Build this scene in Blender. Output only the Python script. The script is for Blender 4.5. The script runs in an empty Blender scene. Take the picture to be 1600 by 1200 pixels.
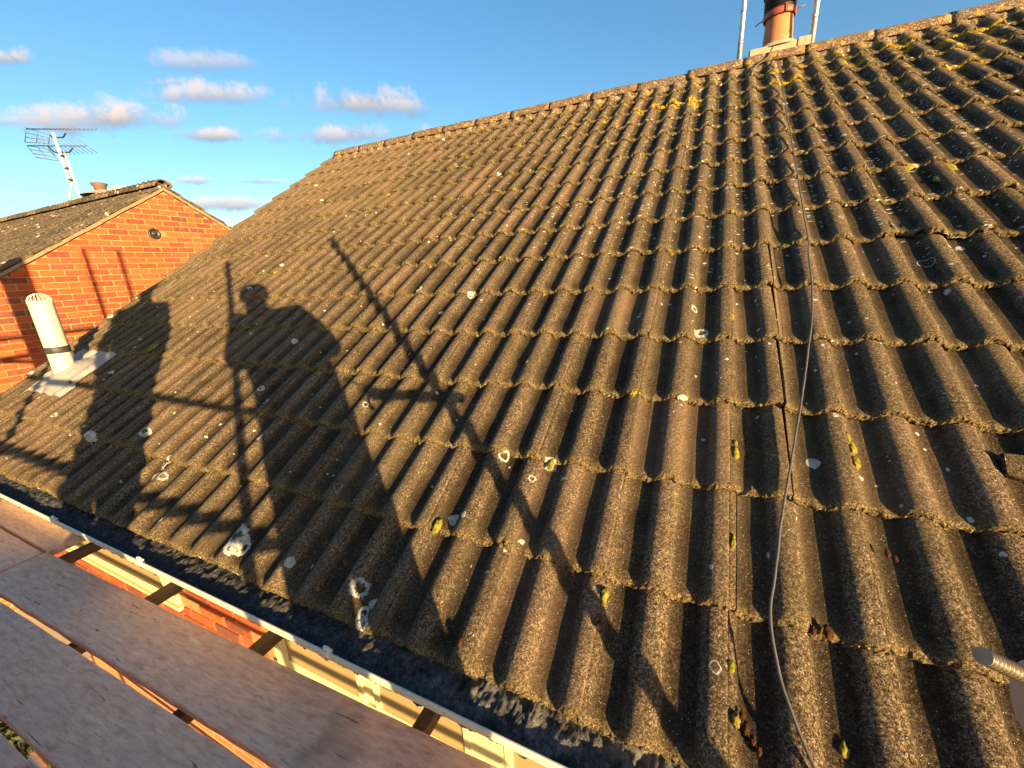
import bpy, bmesh, math, random
import numpy as np
from mathutils import Vector, Matrix, noise as mnoise
random.seed(7); rng = np.random.default_rng(5)
scene = bpy.context.scene
COL = scene.collection
PI = math.pi

# ------------------------------------------------------------------ camera
CAMR = [[0.9089885, 0.41408819, -0.04765373], [0.07455008, -0.27399323, -0.95883784], [-0.41010022, 0.86801998, -0.279927]]
CAMP = Vector((-0.12142, -0.641895, 0.98957))
cam = bpy.data.cameras.new('camera'); camo = bpy.data.objects.new('camera', cam); COL.objects.link(camo)
m = Matrix(((CAMR[0][0], -CAMR[1][0], -CAMR[2][0], CAMP.x), (CAMR[0][1], -CAMR[1][1], -CAMR[2][1], CAMP.y),
            (CAMR[0][2], -CAMR[1][2], -CAMR[2][2], CAMP.z), (0, 0, 0, 1)))
camo.matrix_world = m
cam.sensor_width = 36.0; cam.lens = 36.0 * 625.97 / 1600.0
cam.clip_start = 0.01; cam.clip_end = 3000
scene.camera = camo

# ------------------------------------------------------------------ sun, sky, exposure
SUN_EL = math.radians(8.0)
SUN_V = Vector((0.8291 * math.cos(SUN_EL), -0.5592 * math.cos(SUN_EL), math.sin(SUN_EL))).normalized()
sun = bpy.data.lights.new('sun', 'SUN'); sun.energy = 5.0; sun.angle = math.radians(0.5); sun.color = (1.0, 0.69, 0.32)
suno = bpy.data.objects.new('sun', sun); COL.objects.link(suno)
suno.rotation_euler = SUN_V.to_track_quat('Z', 'Y').to_euler()
scene.view_settings.view_transform = 'Standard'; scene.view_settings.look = 'None'
scene.view_settings.gamma = 1.0; scene.view_settings.exposure = 1.85
scene.view_settings.use_curve_mapping = False

world = bpy.data.worlds.new('World'); scene.world = world; world.use_nodes = True
wn = world.node_tree; wn.nodes.clear()


class NT:
    """small helper for node trees"""
    def __init__(s, tree): s.t = tree
    def n(s, typ, **kw):
        nd = s.t.nodes.new(typ)
        for k, v in kw.items(): setattr(nd, k, v)
        return nd
    def put(s, sock, v):
        if isinstance(v, bpy.types.NodeSocket): s.t.links.new(v, sock)
        elif v is not None: sock.default_value = v
    def math(s, op, a, b=None, c=None, clamp=False):
        nd = s.n('ShaderNodeMath', operation=op, use_clamp=clamp)
        s.put(nd.inputs[0], a)
        if b is not None: s.put(nd.inputs[1], b)
        if c is not None: s.put(nd.inputs[2], c)
        return nd.outputs[0]
    def vmath(s, op, a, b=None):
        nd = s.n('ShaderNodeVectorMath', operation=op)
        s.put(nd.inputs[0], a)
        if b is not None: s.put(nd.inputs[1], b)
        return nd.outputs['Value'] if op in ('DOT_PRODUCT', 'LENGTH', 'DISTANCE') else nd.outputs[0]
    def mix(s, f, a, b, blend='MIX'):
        nd = s.n('ShaderNodeMix', data_type='RGBA', blend_type=blend)
        s.put(nd.inputs[0], f); s.put(nd.inputs[6], a); s.put(nd.inputs[7], b)
        return nd.outputs[2]
    def step(s, v, a, b):
        nd = s.n('ShaderNodeMapRange', interpolation_type='SMOOTHSTEP')
        s.put(nd.inputs[0], v); nd.inputs[1].default_value = a; nd.inputs[2].default_value = b
        return nd.outputs[0]
    def noise(s, vec, scale, detail=3.0, rough=0.55, dist=0.0, col=False):
        nd = s.n('ShaderNodeTexNoise'); s.put(nd.inputs['Vector'], vec)
        nd.inputs['Scale'].default_value = scale; nd.inputs['Detail'].default_value = detail
        nd.inputs['Roughness'].default_value = rough; nd.inputs['Distortion'].default_value = dist
        return nd.outputs['Color' if col else 'Fac']
    def voro(s, vec, scale, feature='F1', rand=1.0):
        nd = s.n('ShaderNodeTexVoronoi', feature=feature); s.put(nd.inputs['Vector'], vec)
        nd.inputs['Scale'].default_value = scale; nd.inputs['Randomness'].default_value = rand
        return nd
    def ramp(s, f, stops, interp='LINEAR'):
        nd = s.n('ShaderNodeValToRGB'); s.put(nd.inputs[0], f); cr = nd.color_ramp; cr.interpolation = interp
        while len(cr.elements) < len(stops): cr.elements.new(0.5)
        for e, (p, c) in zip(cr.elements, stops):
            e.position = p; e.color = (*c, 1) if len(c) == 3 else c
        return nd.outputs[0]
    def comb(s, x, y, z):
        nd = s.n('ShaderNodeCombineXYZ')
        for i, v in enumerate((x, y, z)): s.put(nd.inputs[i], v)
        return nd.outputs[0]
    def sep(s, v):
        nd = s.n('ShaderNodeSeparateXYZ'); s.put(nd.inputs[0], v); return nd.outputs
    def bump(s, h, strength=0.5, dist=0.002, normal=None):
        nd = s.n('ShaderNodeBump'); nd.inputs['Strength'].default_value = strength
        nd.inputs['Distance'].default_value = dist; s.put(nd.inputs['Height'], h)
        if normal is not None: s.put(nd.inputs['Normal'], normal)
        return nd.outputs[0]


W = NT(wn)
sky = W.n('ShaderNodeTexSky', sky_type='NISHITA'); sky.sun_disc = False
sky.sun_elevation = SUN_EL; sky.sun_rotation = math.atan2(SUN_V.x, SUN_V.y)
sky.air_density = 1.0; sky.dust_density = 1.0; sky.ozone_density = 2.2
wco = W.n('ShaderNodeTexCoord').outputs['Generated']
wz = W.sep(wco)[2]
bg_sky = W.n('ShaderNodeBackground'); bg_sky.inputs['Strength'].default_value = 0.085
hsv = W.n('ShaderNodeHueSaturation'); hsv.inputs['Saturation'].default_value = 1.2; W.put(hsv.inputs['Color'], sky.outputs[0])
W.put(bg_sky.inputs['Color'], hsv.outputs[0])
# clouds: small cumulus low in the sky (direction, half axes)
CL = [[-0.8756, 0.4105, 0.2546, 4.648, 11.775, -3.003, 6.287, -9.543, 37.006, 1],
[-0.8186, 0.5169, 0.2504, 10.48, 18.806, -4.559, 12.111, -17.8, 76.338, 0.9],
[-0.7866, 0.5084, 0.3504, 9.217, 17.142, -4.182, 11.956, -19.844, 55.629, 0.55],
[-0.7974, 0.519, 0.308, 7.222, 12.96, -3.142, 9.973, -15.848, 52.527, 0.8],
[-0.822, 0.4731, 0.317, 17.62, 36.731, -9.126, 22.166, -35.88, 111.039, 0.5],
[-0.6303, 0.7086, 0.3173, 6.723, 6.589, -1.36, 6.457, -10.101, 35.387, 0.9],
[-0.6639, 0.6981, 0.2681, 6.117, 6.33, -1.333, 7.779, -11.433, 49.032, 0.8],
[-0.8952, 0.3194, 0.3109, 12.372, 46.739, -12.394, 18.13, -30.216, 83.256, 0.8],
[-0.8505, 0.4952, 0.1774, 17.931, 33.75, -8.25, 14.29, -17.774, 118.137, 0.7],
[-0.7944, 0.5795, 0.1821, 15.395, 22.773, -5.311, 17.77, -22.025, 147.571, 0.6],
[-0.8316, 0.5374, 0.1402, 7.228, 11.927, -2.846, 6.338, -6.651, 63.095, 0.85],
[-0.9146, 0.3258, 0.2394, 6.314, 21.984, -5.791, 20.56, -31.206, 121.012, 0.5],
[-0.5863, 0.7423, 0.3244, 15.479, 13.368, -2.617, 7.659, -12.046, 41.412, 0.7]]
cn = W.noise(wco, 15.0, 9.0, 0.68, 0.2)
cn2 = W.noise(W.vmath('MULTIPLY', wco, (1.0, 1.0, 2.2)), 5.0, 5.0, 0.55, 0.2)
mask = None; shade = None
for c in CL:
    d = W.vmath('SUBTRACT', wco, (c[0], c[1], c[2]))
    a = W.vmath('DOT_PRODUCT', d, (c[3] * .82, c[4] * .82, c[5] * .82)); b = W.vmath('DOT_PRODUCT', d, (c[6] * .80, c[7] * .80, c[8] * .80))
    # flat bottoms: below the centre the ellipse is flatter
    b2 = W.math('MULTIPLY', b, W.math('ADD', 1.15, W.math('MULTIPLY', W.math('LESS_THAN', b, 0.0), 0.5)))
    r2 = W.math('ADD', W.math('MULTIPLY', a, a), W.math('MULTIPLY', b2, b2))
    v = W.math('SUBTRACT', 1.0, W.math('SQRT', r2))
    v = W.math('ADD', v, W.math('MULTIPLY', W.math('SUBTRACT', cn, 0.5), 3.2))
    mk = W.math('MULTIPLY', W.step(v, -0.25, 0.85), c[9])
    sh = W.math('MULTIPLY', mk, W.step(b, -0.7, 0.6))
    mask = mk if mask is None else W.math('MAXIMUM', mask, mk)
    shade = sh if shade is None else W.math('MAXIMUM', shade, sh)
lit = W.math('DIVIDE', shade, W.math('MAXIMUM', mask, 0.02), clamp=True)
lit = W.math('MULTIPLY', lit, W.step(cn, 0.25, 0.6))
# faint far veil of cloud near the horizon, all the way round
veil = W.math('MULTIPLY', W.step(cn2, 0.5, 0.85), W.math('MULTIPLY', W.step(wz, 0.30, 0.06), 0.25))
ccol = W.mix(lit, (0.30, 0.36, 0.45, 1), (1.0, 0.84, 0.74, 1))
bg_c = W.n('ShaderNodeBackground'); W.put(bg_c.inputs['Color'], ccol); bg_c.inputs['Strength'].default_value = 0.30
mx = W.n('ShaderNodeMixShader'); W.put(mx.inputs[0], W.math('MAXIMUM', mask, veil, clamp=True))
wn.links.new(bg_sky.outputs[0], mx.inputs[1]); wn.links.new(bg_c.outputs[0], mx.inputs[2])
wo = W.n('ShaderNodeOutputWorld'); wn.links.new(mx.outputs[0], wo.inputs[0])

# ------------------------------------------------------------------ helpers
TH = 0.569835; CT, ST = math.cos(TH), math.sin(TH); G = 0.326634
def RP(x, s, n=0.0):   # point on our roof: x along the eave, s up the slope, n off the tile plane
    return Vector((x, s * CT - n * ST, s * ST + n * CT))

def material(name, build):
    mt = bpy.data.materials.new(name); mt.use_nodes = True; t = mt.node_tree; t.nodes.clear()
    N = NT(t); bs = N.n('ShaderNodeBsdfPrincipled'); out = N.n('ShaderNodeOutputMaterial')
    t.links.new(bs.outputs[0], out.inputs[0]); build(N, bs); return mt

def link(o, parent=None):
    COL.objects.link(o)
    if parent is not None: o.parent = parent
    return o

def mesh_obj(name, verts, faces, mat, parent=None, smooth=False, loc=None):
    me = bpy.data.meshes.new(name); me.from_pydata([tuple(v) for v in verts], [], faces)
    if mat is not None: me.materials.append(mat)
    if smooth: me.polygons.foreach_set('use_smooth', [True] * len(me.polygons))
    me.update(); o = bpy.data.objects.new(name, me); link(o, parent)
    if loc is not None: o.location = loc
    return o

def share(name, me, parent=None, loc=(0, 0, 0), rot=(0, 0, 0), scale=(1, 1, 1)):
    o = bpy.data.objects.new(name, me); link(o, parent); o.location = loc; o.rotation_euler = rot; o.scale = scale; return o

def empty(name, loc=(0, 0, 0)):
    o = bpy.data.objects.new(name, None); o.empty_display_size = 0.2; COL.objects.link(o); o.location = loc; return o

def tag(o, label, cat=None, group=None, kind=None):
    if label: o['label'] = label
    if cat: o['category'] = cat
    if group: o['group'] = group
    if kind: o['kind'] = kind
    return o

class MB:
    """collects verts and faces for one mesh"""
    def __init__(s): s.v = []; s.f = []; s.sm = []
    def add(s, vs, fs, sm=False):
        k = len(s.v); s.v += [tuple(v) for v in vs]; s.f += [tuple(i + k for i in f) for f in fs]; s.sm += [sm] * len(fs)
    def box(s, a, b, M=None, bev=0.0):
        (x0, y0, z0), (x1, y1, z1) = a, b
        if bev > 0:
            bm = bmesh.new(); bmesh.ops.create_cube(bm, size=1.0)
            for v in bm.verts:
                v.co = Vector(((x0 + x1) / 2 + v.co.x * (x1 - x0), (y0 + y1) / 2 + v.co.y * (y1 - y0), (z0 + z1) / 2 + v.co.z * (z1 - z0)))
            bmesh.ops.bevel(bm, geom=bm.edges[:], offset=bev, segments=1, affect='EDGES')
            bm.verts.index_update(); vs = [v.co.copy() for v in bm.verts]; fs = [[v.index for v in f.verts] for f in bm.faces]; bm.free()
        else:
            vs = [Vector(p) for p in ((x0, y0, z0), (x1, y0, z0), (x1, y1, z0), (x0, y1, z0), (x0, y0, z1), (x1, y0, z1), (x1, y1, z1), (x0, y1, z1))]
            fs = [(0, 3, 2, 1), (4, 5, 6, 7), (0, 1, 5, 4), (1, 2, 6, 5), (2, 3, 7, 6), (3, 0, 4, 7)]
        if M is not None: vs = [M @ v for v in vs]
        s.add(vs, fs)
    def tube(s, pts, r, n=12, caps=True, radii=None):
        pts = [Vector(p) for p in pts]; k0 = len(s.v); up = None; rings = []
        for i, p in enumerate(pts):
            t = (pts[min(i + 1, len(pts) - 1)] - pts[max(i - 1, 0)]).normalized()
            if up is None: up = t.orthogonal().normalized()
            up = (up - up.dot(t) * t).normalized(); q = t.cross(up); rr = radii[i] if radii else r
            rings.append([p + rr * (math.cos(2 * PI * j / n) * up + math.sin(2 * PI * j / n) * q) for j in range(n)])
        vs = [v for rg in rings for v in rg]; fs = []
        for i in range(len(rings) - 1):
            for j in range(n): fs.append((i * n + j, i * n + (j + 1) % n, (i + 1) * n + (j + 1) % n, (i + 1) * n + j))
        s.add(vs, fs, True)
        if caps:
            k = k0; s.f.append(tuple(k + j for j in reversed(range(n)))); s.sm.append(False)
            k = k0 + (len(rings) - 1) * n; s.f.append(tuple(k + j for j in range(n))); s.sm.append(False)
    def lathe(s, prof, n=24, M=None, closed=False):
        vs = [Vector((r * math.cos(2 * PI * j / n), r * math.sin(2 * PI * j / n), z)) for r, z in prof for j in range(n)]
        if M is not None: vs = [M @ v for v in vs]
        fs = [(i * n + j, i * n + (j + 1) % n, (i + 1) * n + (j + 1) % n, (i + 1) * n + j) for i in range(len(prof) - 1) for j in range(n)]
        s.add(vs, fs, True)
    def build(s, name, mat, parent=None):
        me = bpy.data.meshes.new(name); me.from_pydata(s.v, [], s.f); me.materials.append(mat)
        me.polygons.foreach_set('use_smooth', s.sm); me.update()
        o = bpy.data.objects.new(name, me); return link(o, parent)

def fbm(x, y, z=0.0, o=4): return mnoise.fractal(Vector((x, y, z)), 0.9, 2.1, o)

# ------------------------------------------------------------------ materials
# hand placed lichen rosettes near the eave (x, slope, radius, hollow)
SPOTS = [(-3.25, .20, .016, 0), (-3.30, .05, .018, 1), (-2.62, 1.2, .012, 0), (-2.0, 1.75, .014, 1), (-5.62, .42, .022, 1), (-6.6, 1.6, .02, 0), (-7.1, 2.2, .018, 1), (-9.5, 1.3, .03, 1), (-10.2, 1.9, .03, 1), (-11.0, 1.0, .035, 0), (-5.0, 2.4, .016, 1), (-1.9, 1.1, .010, 0), (-3.47, .28, .030, 1), (-3.30, .10, .022, 1), (-3.21, .01, .028, 1), (-3.26, -.03, .020, 0), (-5.55, .33, .045, 1), (-5.43, .25, .035, 1), (-5.5, .20, .03, 1),
         (-4.51, .27, .020, 0), (-8.3, .9, .032, 1), (-8.0, .72, .022, 1), (-1.86, 1.98, .025, 0), (-2.75, 1.15, .022, 0), (-.35, 4.1, .03, 1)]

def tile_mat(N, bs):
    geo = N.n('ShaderNodeNewGeometry').outputs['Position']
    att = N.n('ShaderNodeAttribute', attribute_name='tdat').outputs['Color']
    a = N.sep(att)            # x nose, y crest height, z end
    rnd = N.n('ShaderNodeObjectInfo').outputs['Random']
    p = N.sep(geo)
    srow = N.math('ADD', N.math('MULTIPLY', p[1], CT / G), N.math('MULTIPLY', p[2], ST / G))   # course number
    big = N.noise(geo, 1.3, 4.0, 0.6); mid = N.noise(geo, 9.0, 5.0, 0.62); fine = N.noise(geo, 120.0, 4.0, 0.75); gr = N.noise(geo, 420.0, 2.0, 0.8)
    vg = N.voro(geo, 330.0); cell = N.sep(vg.outputs['Color'])[0]; vg2 = N.voro(geo, 620.0); cell2 = N.sep(vg2.outputs['Color'])[1]
    g = N.math('ADD', N.math('ADD', N.math('MULTIPLY', fine, 0.55), N.math('MULTIPLY', gr, 0.21)), N.math('ADD', N.math('MULTIPLY', cell, 0.16), N.math('MULTIPLY', cell2, 0.08)))
    col = N.ramp(g, [(0.35, (0.012, 0.009, 0.006)), (0.45, (0.080, 0.055, 0.032)), (0.54, (0.19, 0.135, 0.078)), (0.66, (0.50, 0.38, 0.24))])
    # algae and soot in broad patches; pans and lower flanks: grime plus painted-in shade
    dk = N.math('MULTIPLY', N.step(mid, 0.40, 0.68), 0.40)
    col = N.mix(dk, col, (0.060, 0.046, 0.030, 1))
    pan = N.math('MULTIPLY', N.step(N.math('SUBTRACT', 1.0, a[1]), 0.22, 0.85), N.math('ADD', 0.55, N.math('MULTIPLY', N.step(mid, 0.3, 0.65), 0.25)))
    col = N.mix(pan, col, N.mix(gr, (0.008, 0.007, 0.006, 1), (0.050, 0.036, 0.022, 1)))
    col = N.mix(N.math('MULTIPLY', N.step(big, 0.45, 0.7), 0.35), col, (0.15, 0.115, 0.065, 1))
    # reddish tint on some tiles, value varies per tile
    col = N.mix(N.math('MULTIPLY', N.step(rnd, 0.6, 1.0), 0.22), col, (0.19, 0.10, 0.065, 1))
    hs = N.n('ShaderNodeHueSaturation'); N.put(hs.inputs['Color'], col); hs.inputs['Saturation'].default_value = 0.93; N.put(hs.inputs['Value'], N.math('ADD', 0.78, N.math('MULTIPLY', rnd, 0.36)))
    col = hs.outputs[0]
    # crumbly golden lichen on the nose
    nz = N.noise(geo, 70.0, 4.0, 0.7)
    nose = N.math('MULTIPLY', a[0], N.math('ADD', 0.35, N.math('MULTIPLY', N.step(nz, 0.32, 0.55), 0.65)), clamp=True)
    ncol = N.ramp(N.noise(geo, 190.0, 4.0, 0.8), [(0.37, (0.014, 0.010, 0.006)), (0.5, (0.13, 0.094, 0.045)), (0.64, (0.38, 0.29, 0.16))])
    col = N.mix(nose, col, ncol)
    # quartz specks
    vq = N.voro(geo, 240.0); rq = N.sep(vq.outputs['Color'])
    q = N.math('MULTIPLY', N.math('LESS_THAN', vq.outputs['Distance'], 0.26), N.math('GREATER_THAN', rq[0], 0.95))
    col = N.mix(q, col, (0.50, 0.46, 0.38, 1))
    # small white lichen spots, more of them in patches
    wv = N.vmath('ADD', geo, N.vmath('MULTIPLY', N.noise(geo, 45.0, 3.0, 0.6, col=True), (0.016, 0.016, 0.016)))
    v1 = N.voro(wv, 30.0); r1 = N.sep(v1.outputs['Color'])
    dens = N.math('SUBTRACT', 0.93, N.math('MULTIPLY', N.step(N.noise(geo, 0.9, 2.0), 0.45, 0.75), 0.16))
    w1 = N.math('MULTIPLY', N.math('LESS_THAN', v1.outputs['Distance'], N.math('MULTIPLY', r1[1], 0.24)), N.math('GREATER_THAN', r1[0], dens))
    v2 = N.voro(wv, 8.5); r2 = N.sep(v2.outputs['Color'])
    rad = N.math('MULTIPLY', r2[1], 0.22)
    ring = N.math('MULTIPLY', N.math('LESS_THAN', v2.outputs['Distance'], rad), N.math('GREATER_THAN', v2.outputs['Distance'], N.math('MULTIPLY', rad, N.math('MULTIPLY', r2[2], 0.9))))
    w2 = N.math('MULTIPLY', ring, N.math('GREATER_THAN', r2[0], 0.78))
    # bird streaks
    stc = N.vmath('MULTIPLY', wv, (26.0, 70.0, 70.0)); v3 = N.voro(stc, 1.0); r3 = N.sep(v3.outputs['Color'])
    d3 = N.math('SUBTRACT', 1.00, N.math('MULTIPLY', N.math('MULTIPLY', N.step(srow, 4.5, 8.0), N.step(p[0], -2.2, 0.0)), 0.22))
    w3 = N.math('MULTIPLY', N.math('LESS_THAN', v3.outputs['Distance'], 0.30), N.math('GREATER_THAN', r3[0], d3))
    wh = N.math('MAXIMUM', N.math('MAXIMUM', w1, w2), w3)
    pw = N.sep(wv)
    rc = N.comb(pw[0], N.math('ADD', N.math('MULTIPLY', pw[1], CT), N.math('MULTIPLY', pw[2], ST)), 0.0)
    for (x, s, r, hollow) in SPOTS:
        d = N.vmath('DISTANCE', rc, (x * 0.3 + 0.008, s * G + 0.011, 0.0))
        dd = N.math('ADD', d, N.math('MULTIPLY', N.math('SUBTRACT', nz, 0.5), r * 1.3))
        k = N.math('LESS_THAN', dd, r * 0.9)
        if hollow: k = N.math('MULTIPLY', k, N.math('GREATER_THAN', dd, r * 0.5))
        wh = N.math('MAXIMUM', wh, k)
    wcol = N.mix(N.step(nz, 0.35, 0.6), (0.34, 0.34, 0.30, 1), (0.60, 0.60, 0.54, 1))
    col = N.mix(wh, col, wcol)
    # yellow-green lichen: near the ridge on the right, thin elsewhere
    ly = N.noise(geo, 5.5, 5.0, 0.65); hgt = N.math('MULTIPLY', N.step(srow, 9.5, 13.0), N.step(p[0], -3.5, 0.5))
    thr = N.math('SUBTRACT', 0.72, N.math('MULTIPLY', hgt, 0.182))
    ym = N.math('MULTIPLY', N.math('MULTIPLY', N.math('SUBTRACT', ly, thr), 22.0, clamp=True), N.step(N.noise(geo, 60.0, 3.0, 0.7), 0.38, 0.55))
    ycol = N.ramp(nz, [(0.3, (0.20, 0.14, 0.015)), (0.6, (0.62, 0.42, 0.03))])
    col = N.mix(N.math('MULTIPLY', ym, 0.95), col, ycol)
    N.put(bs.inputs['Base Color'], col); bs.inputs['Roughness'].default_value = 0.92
    bs.inputs['Specular IOR Level'].default_value = 0.04
    h = N.math('ADD', N.math('MULTIPLY', fine, 1.0), N.math('ADD', N.math('MULTIPLY', gr, 0.5), N.math('MULTIPLY', cell, 0.16)))
    b1 = N.bump(mid, 0.6, 0.010); b2 = N.bump(h, 1.0, 0.0075, b1)
    N.put(bs.inputs['Normal'], N.bump(N.math('MAXIMUM', wh, N.math('MULTIPLY', nose, nz)), 0.5, 0.003, b2))
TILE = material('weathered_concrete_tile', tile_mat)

def far_tile(N, bs):
    geo = N.n('ShaderNodeNewGeometry').outputs['Position']; rnd = N.n('ShaderNodeObjectInfo').outputs['Random']
    mid = N.noise(geo, 6.0, 5.0, 0.7); f = N.noise(geo, 40.0, 4.0, 0.75)
    col = N.ramp(f, [(0.33, (0.018, 0.014, 0.010)), (0.5, (0.065, 0.048, 0.032)), (0.68, (0.20, 0.15, 0.095))])
    col = N.mix(N.step(mid, 0.5, 0.8), col, (0.16, 0.13, 0.06, 1))
    v = N.voro(geo, 11.0); r = N.sep(v.outputs['Color'])
    w = N.math('MULTIPLY', N.math('LESS_THAN', v.outputs['Distance'], 0.25), N.math('GREATER_THAN', r[0], 0.80))
    col = N.mix(w, col, (0.45, 0.42, 0.35, 1))
    hs = N.n('ShaderNodeHueSaturation'); N.put(hs.inputs['Color'], col); N.put(hs.inputs['Value'], N.math('ADD', 0.75, N.math('MULTIPLY', rnd, 0.4)))
    N.put(bs.inputs['Base Color'], hs.outputs[0]); bs.inputs['Roughness'].default_value = 0.95
    N.put(bs.inputs['Normal'], N.bump(f, 0.8, 0.01))
FARTILE = material('distant_concrete_tile', far_tile)

def ridge_m(N, bs):
    geo = N.n('ShaderNodeNewGeometry').outputs['Position']
    f = N.noise(geo, 90.0, 5.0, 0.75); mid = N.noise(geo, 7.0, 5.0, 0.7); nz = N.noise(geo, 30.0, 4.0, 0.7)
    col = N.ramp(f, [(0.37, (0.018, 0.013, 0.009)), (0.5, (0.095, 0.066, 0.040)), (0.63, (0.42, 0.31, 0.20))])
    col = N.mix(N.math('MULTIPLY', N.step(mid, 0.42, 0.62), 0.55), col, N.mix(f, (0.05, 0.02, 0.006, 1), (0.36, 0.17, 0.045, 1)))
    col = N.mix(N.math('MULTIPLY', N.step(N.noise(geo, 22.0, 5.0, 0.7), 0.50, 0.62), 0.7), col, (0.045, 0.035, 0.025, 1))
    col = N.mix(N.step(nz, 0.60, 0.66), col, (0.42, 0.40, 0.34, 1))
    col = N.mix(N.math('MULTIPLY', N.step(N.noise(geo, 12.0, 4.0, 0.6), 0.58, 0.66), 0.7), col, (0.42, 0.28, 0.04, 1))
    N.put(bs.inputs['Base Color'], col); bs.inputs['Roughness'].default_value = 0.95
    N.put(bs.inputs['Normal'], N.bump(N.math('ADD', f, N.math('MULTIPLY', nz, 2.0)), 0.9, 0.006))
RIDGE = material('lichen_covered_ridge_concrete', ridge_m)

def simple(name, c, rough=0.6, metal=0.0, var=0.25, scale=12.0, bump=0.15, spec=0.5, dirt=None):
    def b(N, bs):
        co = N.n('ShaderNodeTexCoord').outputs['Object']
        n = N.noise(co, scale, 5.0, 0.65); f = N.noise(co, scale * 9, 3.0, 0.7)
        dark = tuple(x * (1 - var) for x in c); lt = tuple(min(1, x * (1 + var * .6)) for x in c)
        col = N.ramp(n, [(0.3, dark), (0.5, c), (0.7, lt)])
        if dirt: col = N.mix(N.math('MULTIPLY', N.step(n, 0.52, 0.66), N.step(f, 0.3, 0.7)), col, (*dirt, 1))
        N.put(bs.inputs['Base Color'], col)
        N.put(bs.inputs['Roughness'], N.math('ADD', rough - 0.08, N.math('MULTIPLY', f, 0.16)))
        bs.inputs['Metallic'].default_value = metal; bs.inputs['Specular IOR Level'].default_value = spec
        N.put(bs.inputs['Normal'], N.bump(N.math('ADD', n, N.math('MULTIPLY', f, 0.3)), bump, 0.004))
    return material(name, b)

def brick_m(N, bs):
    geo = N.n('ShaderNodeNewGeometry').outputs['Position']; rnd = N.n('ShaderNodeObjectInfo').outputs['Random']
    n = N.noise(geo, 18.0, 5.0, 0.7); f = N.noise(geo, 130.0, 4.0, 0.7)
    base = N.ramp(rnd, [(0.0, (0.13, 0.030, 0.015)), (0.2, (0.27, 0.042, 0.012)), (0.5, (0.36, 0.058, 0.012)), (0.8, (0.40, 0.088, 0.020)), (0.9, (0.18, 0.05, 0.025)), (1.0, (0.10, 0.033, 0.02))])
    col = N.mix(N.math('MULTIPLY', N.step(n, 0.42, 0.7), 0.45), base, (0.30, 0.085, 0.035, 1))
    col = N.mix(N.math('MULTIPLY', N.step(f, 0.55, 0.75), 0.4), col, (0.50, 0.20, 0.08, 1))
    N.put(bs.inputs['Base Color'], col); bs.inputs['Roughness'].default_value = 0.9
    N.put(bs.inputs['Normal'], N.bump(N.math('ADD', n, N.math('MULTIPLY', f, 0.6)), 0.7, 0.005))
BRICK = material('orange_facing_brick', brick_m)

def brickwall_m(N, bs):     # far or hidden brickwork, same bond as the built bricks
    geo = N.n('ShaderNodeNewGeometry'); p = N.sep(geo.outputs['Position']); nn = N.sep(geo.outputs['True Normal'])
    along = N.n('ShaderNodeMix', data_type='FLOAT'); N.put(along.inputs[0], N.math('GREATER_THAN', N.math('ABSOLUTE', nn[0]), 0.5)); N.put(along.inputs[2], p[0]); N.put(along.inputs[3], p[1])
    bt = N.n('ShaderNodeTexBrick'); N.put(bt.inputs['Vector'], N.comb(along.outputs[0], p[2], 0.0))
    bt.inputs['Scale'].default_value = 1.0; bt.inputs['Brick Width'].default_value = 0.225; bt.inputs['Row Height'].default_value = 0.075; bt.inputs['Mortar Size'].default_value = 0.005
    bt.inputs['Color1'].default_value = (0.52, 0.16, 0.05, 1); bt.inputs['Color2'].default_value = (0.36, 0.10, 0.035, 1); bt.inputs['Mortar'].default_value = (0.46, 0.30, 0.19, 1)
    N.put(bs.inputs['Base Color'], bt.outputs['Color']); bs.inputs['Roughness'].default_value = 0.9
    N.put(bs.inputs['Normal'], N.bump(N.math('SUBTRACT', 1.0, bt.outputs['Fac']), 0.6, 0.006))
BRICKWALL = material('far_brickwork', brickwall_m)

MORTAR = simple('sandy_mortar', (0.36, 0.19, 0.085), 0.95, var=0.3, scale=30, bump=0.5, spec=0.2)
BEDDING = simple('verge_mortar', (0.42, 0.33, 0.21), 0.95, var=0.35, scale=14, bump=0.7, spec=0.2, dirt=(0.14, 0.11, 0.07))
UNDER = simple('roof_underlay', (0.02, 0.02, 0.02), 0.95, var=0.2)
PVC = simple('cream_upvc', (0.64, 0.57, 0.34), 0.32, var=0.06, scale=4, bump=0.03, dirt=None)
GUTTER_M = simple('white_gutter_plastic', (0.74, 0.68, 0.50), 0.4, var=0.20, scale=16, bump=0.05, dirt=(0.35, 0.32, 0.24))
LEAD = simple('lead_sheet', (0.27, 0.25, 0.235), 0.6, metal=0.0, var=0.3, scale=25, bump=0.6, dirt=(0.18, 0.14, 0.11))
VENTP = simple('grey_white_vent_plastic', (0.55, 0.52, 0.40), 0.5, var=0.12, scale=14, bump=0.08)
BAND = simple('black_rubber_band', (0.03, 0.028, 0.025), 0.6)
CLAYPOT = simple('buff_terracotta', (0.42, 0.16, 0.065), 0.8, var=0.15, scale=10, bump=0.2)
REDMETAL = simple('red_painted_cowl', (0.27, 0.055, 0.035), 0.5, var=0.2)
BLACKMETAL = simple('black_cowl_metal', (0.02, 0.02, 0.025), 0.45, var=0.2)
FLAUNCH = simple('chimney_concrete', (0.38, 0.31, 0.21), 0.95, var=0.3, scale=20, bump=0.8, dirt=(0.16, 0.12, 0.07))
GALV = simple('galvanised_steel', (0.50, 0.52, 0.55), 0.42, metal=0.75, var=0.25, scale=20, bump=0.12)
ALU = simple('aerial_aluminium', (0.50, 0.49, 0.48), 0.5, metal=0.0, var=0.1)
ALUD = simple('weathered_aerial_rods', (0.10, 0.09, 0.10), 0.6, var=0.1)
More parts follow.
